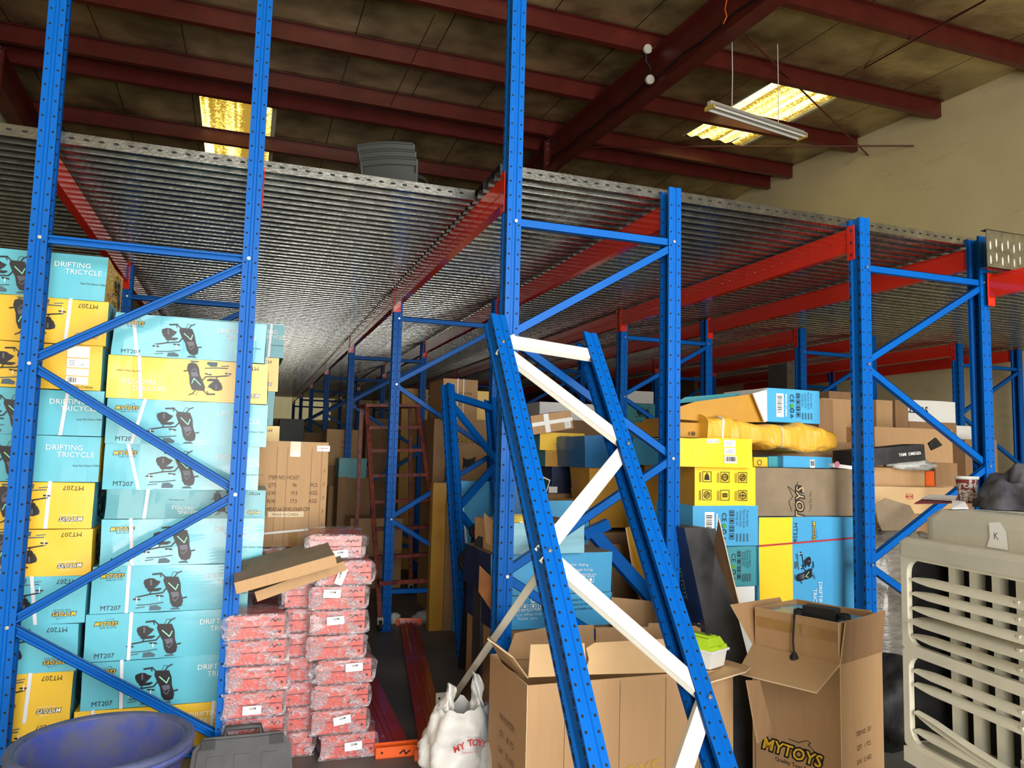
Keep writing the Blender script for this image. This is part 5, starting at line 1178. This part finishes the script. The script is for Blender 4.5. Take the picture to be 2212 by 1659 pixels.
pr2 = [(x*.9, .015+z*.86) for x, z in pr]; mb.prism(pr2, -.012, 0, 'black_box', 'y')
for x in (-.12, 0, .12): mb.box((x-.035, -.017, .04), (x+.035, -.012, .12), 'black_box')
mb.build('case_shell', cs)
mb = MB(); mb.tube([(-.08, .02, .19), (-.075, .01, .232), (.075, .01, .232), (.08, .02, .19)], .014, 'black_box', 8); mb.build('handle', cs)
for x in (-.15, .15): mb = MB(); mb.box((x-.03, -.02, .15), (x+.03, -.008, .19), 'black'); mb.build('latch', cs)

# ------------------------------------------------------------------ air cooler on the right
az = math.radians(8.6); fx = Vector((-math.sin(az), -math.cos(az), 0)) # along the face, from far to near
P0 = Vector((1.045*1.95, 1.95, 0))
ac = thing('air_cooler', 'large dusty cream evaporative air cooler with louvred grille at the right edge', 'air cooler', P0, math.atan2(fx.y, fx.x))
# local: x along face (0..1.0), y into the body, z up ; face at y=0
LX, ZB, ZT = 1.02, .64, 1.24
def rrect(x0, z0, x1, z1, r, n=5):
    pts = []
    for cx_, cz_, a0 in ((x1-r, z0+r, -PI/2), (x1-r, z1-r, 0), (x0+r, z1-r, PI/2), (x0+r, z0+r, PI)):
        for i in range(n+1): a = a0+PI/2*i/n; pts.append((cx_+r*math.cos(a), cz_+r*math.sin(a)))
    return pts
def ring_panel(mb, outer, inner, y0, y1, mt):
    n = len(outer); vo = [(x, y0, z) for x, z in outer]; vi = [(x, y0, z) for x, z in inner]; bi = [(x, y1, z) for x, z in inner]; bo = [(x, y1, z) for x, z in outer]
    mb.add(vo+vi+bi+bo, [(i, (i+1) % n, (i+1) % n+n, i+n) for i in range(n)]+[(i+n, (i+1) % n+n, (i+1) % n+2*n, i+2*n) for i in range(n)]+[((i+1) % n, i, i+3*n, (i+1) % n+3*n) for i in range(n)], mt)
mid = (ZB+ZT)/2
mb = MB()
for z0, z1 in ((ZB, mid), (mid, ZT)): ring_panel(mb, rrect(0, z0, LX, z1, .012), rrect(.027, z0+.017, LX-.025, z1-.017, .045), -.0, .018, 'cooler')
mb.build('grille_frame', ac)
mb = MB(); mb.box((0.02, .19, ZB), (LX, .21, ZT), 'wheel'); mb.box((.0205, .022, ZB+.015), (.0265, .19, ZT-.01), 'wheel'); mb.box((.0, .018, ZB-.01), (.02, .7, ZT), 'cooler'); mb.box((LX-.02, .05, ZB), (LX, .7, ZT), 'cooler'); mb.box((0, .36, ZB), (LX, .72, ZT), 'cooler'); mb.box((.03, .01, ZB-.0), (LX-.03, .6, ZB+.01), 'cooler')  # black panels behind the grille paint in the shade inside the cabinet
mb.box((.05, .0, .0), (LX-.05, .7, ZB-.03), 'cooler'); mb.box((.015, -.015, ZB-.045), (LX-.01, .72, ZB), 'cooler'); mb.build('cabinet', ac)
for k in range(10): # vertical rear vanes
    x = .1+.085*k; mb = MB(); mb.add([(x-.010, .10, ZB+.02), (x+.010, .108, ZB+.02), (x+.010, .108, ZT-.01), (x-.010, .10, ZT-.01)], [(0, 1, 2, 3)], 'cooler'); mb.add([(x+.010, .108, ZB+.02), (x+.008, .14, ZB+.02), (x+.008, .14, ZT-.01), (x+.010, .108, ZT-.01)], [(0, 1, 2, 3)], 'cooler'); mb.build('vane', ac)
def blade(z, tilt=.5, sag=0, x1=LX-.03, lift=0):
    mb = MB()
    def fn(u, v):
        x = .04+(x1-.04)*u; a = (v-.5)*1.3; e = min(1, u*14)*min(1, (1-u)*14+.2); h_ = .0165*(.35+.65*e)
        return Vector((x, .028-.014*math.cos(a)*1.6+(v-.5)*tilt*.03, z+math.sin(a)*h_*1.25-sag*math.sin(u*PI)*(1)+lift*u))
    mb.grid(fn, 24, 8, 'cooler'); mb.grid(lambda u, v: fn(1-u, v)+Vector((0, .004, 0)), 24, 8, 'cooler')
    mb.box((.44, .004, z-.012), (.45, .02, z+.008), 'cooler_top'); mb.build('louvre_blade', ac)
for dz in (.078, .122, .168, .254): blade(ZT-dz)
blade(ZT-.203, 2.2)
for dz in (.362, .404, .545): blade(ZT-dz)
blade(ZT-.49, .5, .05); blade(ZT-.497, -.8, .055)
mb = MB()
def slab(mb, x0, y0, x1, y1, z0, z1, r, mt, n=5, top=.015):
    o1 = rrect(x0, y0, x1, y1, r, n); o2 = rrect(x0+top, y0+top, x1-top, y1-top, max(.005, r-top*.5), n); k = len(o1)
    vs = [(x, y, z0) for x, y in o1]+[(x, y, z1-top) for x, y in o1]+[(x, y, z1) for x, y in o2]
    mb.add(vs, [(i, (i+1) % k, (i+1) % k+k, i+k) for i in range(k)]+[(i+k, (i+1) % k+k, (i+1) % k+2*k, i+2*k) for i in range(k)], mt, False); mb.add(vs[2*k:], [tuple(range(k))], mt); mb.add(vs[:k], [tuple(reversed(range(k)))], mt)
slab(mb, -.01, -.012, LX+.01, .74, ZT-.005, ZT+.05, .03, 'cooler_top'); mb.build('top_ledge', ac)
mb = MB(); slab(mb, .012, .055, LX-.02, .7, ZT+.05, ZT+.145, .07, 'cooler_top', 6, .03); mb.build('top_cover', ac)
mb = MB(); a_ = Art(mb, (.05, .12, ZT+.145), (1, 0, 0), (0, 1, 0), .5, .3); a_.text('sultan', .14, .10, .05, 'ink_grey', shear=.2, sx=1.2); a_.line([(.03, .05), (.2, .055), (.27, .06)], .004, 'ink_grey'); mb.build('marker_writing', ac)
mb = MB(); a_ = Art(mb, (.30, .053, ZT+.055), (1, 0, 0), (0, 0, 1), .1, .08); a_.poly([(0, 0), (.075, .0), (.07, .05), (.05, .075), (.01, .07), (.012, .03)], 'label'); a_.text('K', .035, .035, .02, 'ink_grey'); mb.build('paper_sticker', ac)
Mac = Matrix.Translation(P0) @ Matrix.Rotation(math.atan2(fx.y, fx.x), 4, 'Z'); ztop = ZT+.147
def onac(u, v, z=ztop): return atZ(u, v, z)
# cup
pc = onac(2090, 1090); cup = thing('coffee_cup', 'brown and white printed paper coffee cup on the air cooler', 'cup', (pc.x, pc.y, ztop+.006), 1.0)
mb = MB(); mb.lathe([(0, 0), (.026, 0), (.036, .088), (.034, .088), (.025, .004), (0, .004)], 'maroon', 32)
rr = random.Random(2)
for i in range(46): # lettering wraps round the cup
    a = rr.random()*2*PI; z = .012+rr.random()*.06; R_ = .0265+.0115*z/.1+.0006; t_ = rr.choice(['COFFEE', 'coffee', 'CAFE', 'Coffee']); hh = rr.choice((.006, .009, .013))
    vs, fs, wd = text_geo(t_, .02); k = hh/.7; vert = rr.random() < .7
    pv = []
    for x, y in vs:
        if vert: x, y = -y, x
        aa = a+x*k/R_; zz = min(.086, max(.002, z+y*k)); R2 = .0266+.0115*zz/.1+.0006; pv.append((R2*math.cos(aa), R2*math.sin(aa), zz))
    mb.add(pv, fs, 'label')
mb.build('cup_body', cup); mb = MB(); mb.lathe([(0, .092), (.034, .092), (.039, .096), (.039, .086), (.036, .084)], 'white', 32); mb.build('lid', cup)
pp_ = [onac(u, v) for u, v in ((1972, 1087), (2035, 1078), (2075, 1094), (2060, 1098))]
cb_ = [onac(1975, 1088, ztop+.004), onac(2120, 1085, ztop+.004), onac(2125, 1072, ztop+.004), onac(2000, 1074, ztop+.004)]
o = sheet_obj('clipboard', cb_, .004, 'maroon', edge='maroon'); tag(o, 'thin maroon folder lying under the papers on the air cooler', 'folder')
o = sheet_obj('paper_sheet', [p+Vector((0, 0, .01)) for p in (onac(1990, 1083), onac(2062, 1088), onac(2068, 1076), onac(2005, 1074))], .002, 'white', edge='white'); tag(o, 'loose white papers on the maroon folder', 'paper')
o = sheet_obj('white_bracket', [onac(2056, 1080, ztop+.02), onac(2085, 1084, ztop+.018), onac(2092, 1098, ztop+.004), onac(2057, 1099, ztop+.004)], .003, 'white', edge='white'); tag(o, 'white punched plastic strip beside the coffee cup', 'strip')
# jacket heap
pj = onac(2196, 1100); mb = MB()
def jk(u, v):
    th = v*PI*.5; ph = u*2*PI; d = Vector((math.sin(th)*math.cos(ph), math.sin(th)*math.sin(ph), math.cos(th)))
    fold = .10*math.sin(ph*5+d.z*5)+.16*noise.noise(d*2.3)+.07*noise.noise(d*6)+.05*abs(math.sin(ph*3+th*6)); k = 1+fold
    return Vector((d.x*.145*k, d.y*.125*k, max(0, d.z*.135*(1+.5*noise.noise(d*2+Vector((3, 1, 0)))))-.0+(-.0 if v < .95 else 0)))
mb.grid(jk, 64, 26, 'jacket'); mb.add([jk(i/64, 1) for i in range(64)], [tuple(range(64))], 'jacket')
tag(mb.build('jacket', None, (pj.x+.02, pj.y-.0, ztop+.001), (0, 0, .4)), 'crumpled dark grey jacket heaped on the air cooler beside the cup', 'jacket')

# ------------------------------------------------------------------ boxes behind the right-hand row
pile([
 ('long brown carton with a red stamp, front of the right-hand row heap', 1880, 1052, 2056, 1110, 4.0, .4, 'cardboard_light', dict(z0=atY(1970, 1110, 4.0).z, art=lambda f: (f('front').frame(.31, .10, .37, .135, .003, 'ink_red'), f('front').text('METHD', .34, .117, .014, 'ink_red', bold=.02)))),
 ('brown carton under the red-stamped carton', 1880, 1111, 2070, 1300, 4.0, .4, 'cardboard_dark', dict(z0=0)),
 ('taped brown carton on the red-stamped carton', 1880, 1010, 1998, 1051, 4.1, .4, 'cardboard', dict(tape='clear_tape', z0=atY(1940, 1051, 4.05).z)),
 ('narrow orange and black box between two brown cartons', 2000, 1018, 2019, 1051, 4.1, .3, 'orange', dict(z0=atY(2010, 1051, 4.05).z)),
 ('brown carton right of the orange box', 2020, 1000, 2068, 1051, 4.12, .3, 'cardboard_dark', dict(z0=atY(2040, 1051, 4.05).z)),
 ('large brown carton behind the long black box', 1890, 925, 2058, 1010, 4.7, .4, 'cardboard', dict(z0=0)),
 ('brown carton with a pale flap at the left of the heap', 1893, 865, 1928, 925, 5.4, .4, 'cardboard', dict(z0=0)),
 ('brown carton beside the white printed carton', 1934, 865, 1962, 925, 5.4, .4, 'cardboard_dark', dict(z0=0)),
 ('white carton with upside-down black print at the top of the heap', 1962, 866, 2064, 912, 5.5, .4, 'white', dict(z0=atY(2010, 912, 5.5).z, art=text_art('SWIFT', .8, .45, .3, 'ink', True))),
 ('brown carton supporting the white printed carton', 1964, 912, 2066, 960, 5.5, .4, 'cardboard_dark', dict(z0=0)),
 ('dark brown carton near the wall right of the back post', 2086, 950, 2155, 1060, 5.2, .3, 'cardboard_dark', dict(z0=0)),
 ('white carton with red print beside the back post', 2062, 920, 2098, 948, 5.6, .3, 'white', dict(z0=0, art=None)),
 ('brown carton left of the front right post, behind the pile', 1776, 862, 1842, 1010, 5.0, .4, 'cardboard', dict(z0=0)),
 ('small brown carton high behind the pile', 1790, 846, 1842, 870, 5.6, .3, 'cardboard_dark', dict(z0=0)),
 ('brown carton with a label behind the blue carton end', 1768, 862, 1800, 940, 4.6, .3, 'cardboard_dark', dict(z0=0)),
 ('grey wrapped pallet load far behind the pile', 1700, 785, 1732, 845, 8.5, .4, 'wrap_grey', dict(z0=0)),
 ('brown carton stack deep under the deck, left', 1500, 790, 1640, 850, 12.0, .6, 'cardboard_dark', dict(z0=0)),
 ('wide brown carton block deep in the middle row', 1160, 905, 1330, 1000, 11.0, .6, 'cardboard_dark', dict(z0=0)),
])
lb = pcarton('long black printed box lying across the brown cartons', 1845, 966, 2000, 1008, 3.95, .18, 'black_box', z0=atY(1900, 1008, 4.05).z+.02, art=text_art('YAMI  OMEGEA', .78, .5, .18, 'label'), tilt=(0, -.1))
o = sheet_obj('flap', [atY(u, v, 3.94) for u, v in ((2008, 968), (2025, 958), (2038, 976), (2014, 984))], .01, 'black_box', edge='black', parent=lb)
mb = MB(); p = atY(1975, 1008, 4.05); blob(mb, (0, 0, 0), (.20, .10, .05), 'plastic_white', .35, 3, 6, 30, .035); tag(mb.build('plastic_sack', None, (p.x, p.y+.05, p.z+.01)), 'white crinkled plastic sack under the long black box', 'plastic film')
o = sheet_obj('cardboard_piece', [atY(u, v, 3.75) for u, v in ((1890, 1090), (1912, 1076), (1965, 1092), (1975, 1110), (1955, 1145), (1905, 1146), (1896, 1125))], .008, 'cardboard_grey'); tag(o, 'torn crumpled cardboard piece beside the front right post', 'cardboard')
mb = MB(); blob(mb, (0, 0, .5), (.32, .2, .6), 'wrap_grey', .12, 2.5, 3, 40, .5, .5); p = atY(1925, 1250, 3.85); tag(mb.build('wrapped_load', None, (p.x+.05, 4.05-.12, 0)), 'goods under grey stretch wrap behind the air cooler', 'wrapped load')
mb = MB(); blob(mb, (0, 0, .2), (.3, .25, .25), 'black', .3, 2.5, 9, 30, .2); p = atY(1925, 1400, 3.3); tag(mb.build('dark_sack', None, (p.x+.1, 3.35, 0)), 'dark plastic sack on the floor behind the air cooler', 'sack')
# plank standing on edge on the front right beam, and the pale sack on the deck
mb = MB(); xq = atY(2132, 545, 3.35).x; L = 1.6; h_ = .24
mb.box((0, 0, 0), (L, .004, h_), 'galv'); mb.box((0, 0, h_-.004), (L, .04, h_), 'galv'); mb.box((0, 0, 0), (L, .04, .004), 'galv')
for i in range(int(L/.05)):
    x = .03+i*.05
    for z, hh in ((.05, .03), (.14, .05)): mb.disc((x, -.0008, z+(.02 if i % 2 else 0)), (0, -1, 0), .007, 'lamp_white', 8, 1, 4.2)  # pale discs paint the light showing through the slots
pzz = atY(2140, 578, 3.35).z; o = mb.build('deck_plank', None, (xq, 3.35, pz+.002)); tag(o, 'perforated metal deck plank standing on edge at the right picture edge', 'deck plank')
mb = MB(); p = atY(2172, 512, 4.6); blob(mb, (0, 0, 0), (.14, .12, .1), 'cooler', .15, 2, 1, 20, .06); tag(mb.build('white_sack', None, (p.x, 4.6, 3.09)), 'pale sack lying on top of the deck at the right', 'sack')

# ------------------------------------------------------------------ stacked plastic chairs on the deck
def chair(label, x, y, z, rz, first=None):
    t = thing('plastic_chair', label, 'chair', (x, y, z), rz, 'stacked chairs on the deck')
    if first:
        for ch in first.children: c = ch.copy(); C.objects.link(c); c.parent = t
        return t
    mt = 'chair_grey'; mb = MB() # back leans away towards +y ; front is -y
    bk = lambda u, v: Vector(((u-.5)*(.42+.04*v), .20+.12*v+.015*math.cos((u-.5)*PI), .43+.40*v+.012*math.cos((u-.5)*PI)*v))
    mb.grid(lambda u, v: bk(u, v*.74), 10, 3, mt); mb.grid(lambda u, v: bk(1-u, v*.74)+Vector((0, .012, 0)), 10, 3, mt); mb.grid(lambda u, v: bk(u, .88+v*.12), 10, 3, mt); mb.grid(lambda u, v: bk(1-u, .88+v*.12)+Vector((0, .012, 0)), 10, 3, mt); mb.tube([bk(i/10, 1)+Vector((0, .005, 0)) for i in range(11)], .014, mt, 6); mb.tube([bk(0, v/4) for v in range(5)], .014, mt, 6); mb.tube([bk(1, v/4) for v in range(5)], .014, mt, 6); mb.build('backrest', t)
    mb = MB(); mb.grid(lambda u, v: Vector(((u-.5)*.44, -.22+.44*v, .42-.02*math.sin(v*PI))), 6, 6, mt); mb.box((-.22, -.22, .38), (.22, .2, .41), mt); mb.build('seat', t)
    for sx in (-1, 1):
        mb = MB(); mb.tube([(sx*.22, .2, .62), (sx*.25, 0, .66), (sx*.25, -.18, .64), (sx*.22, -.2, .42)], .018, mt, 6); mb.build('armrest', t)
        for sy in (-1, 1): mb = MB(); mb.tube([(sx*.21, sy*.2, .40), (sx*.25, sy*.25, 0)], [.025, .018], mt, 6); mb.build('leg', t)
    return t
pch = atY(862, 380, 6.2)
c0 = chair('grey plastic chair, bottom of the stack on the deck', pch.x, 6.2, 3.024, PI-.45)
chair('grey plastic chair, middle of the stack on the deck', pch.x-.012, 6.215, 3.09, PI-.45, c0)
chair('grey plastic chair, top of the stack on the deck', pch.x-.024, 6.23, 3.156, PI-.45, c0)
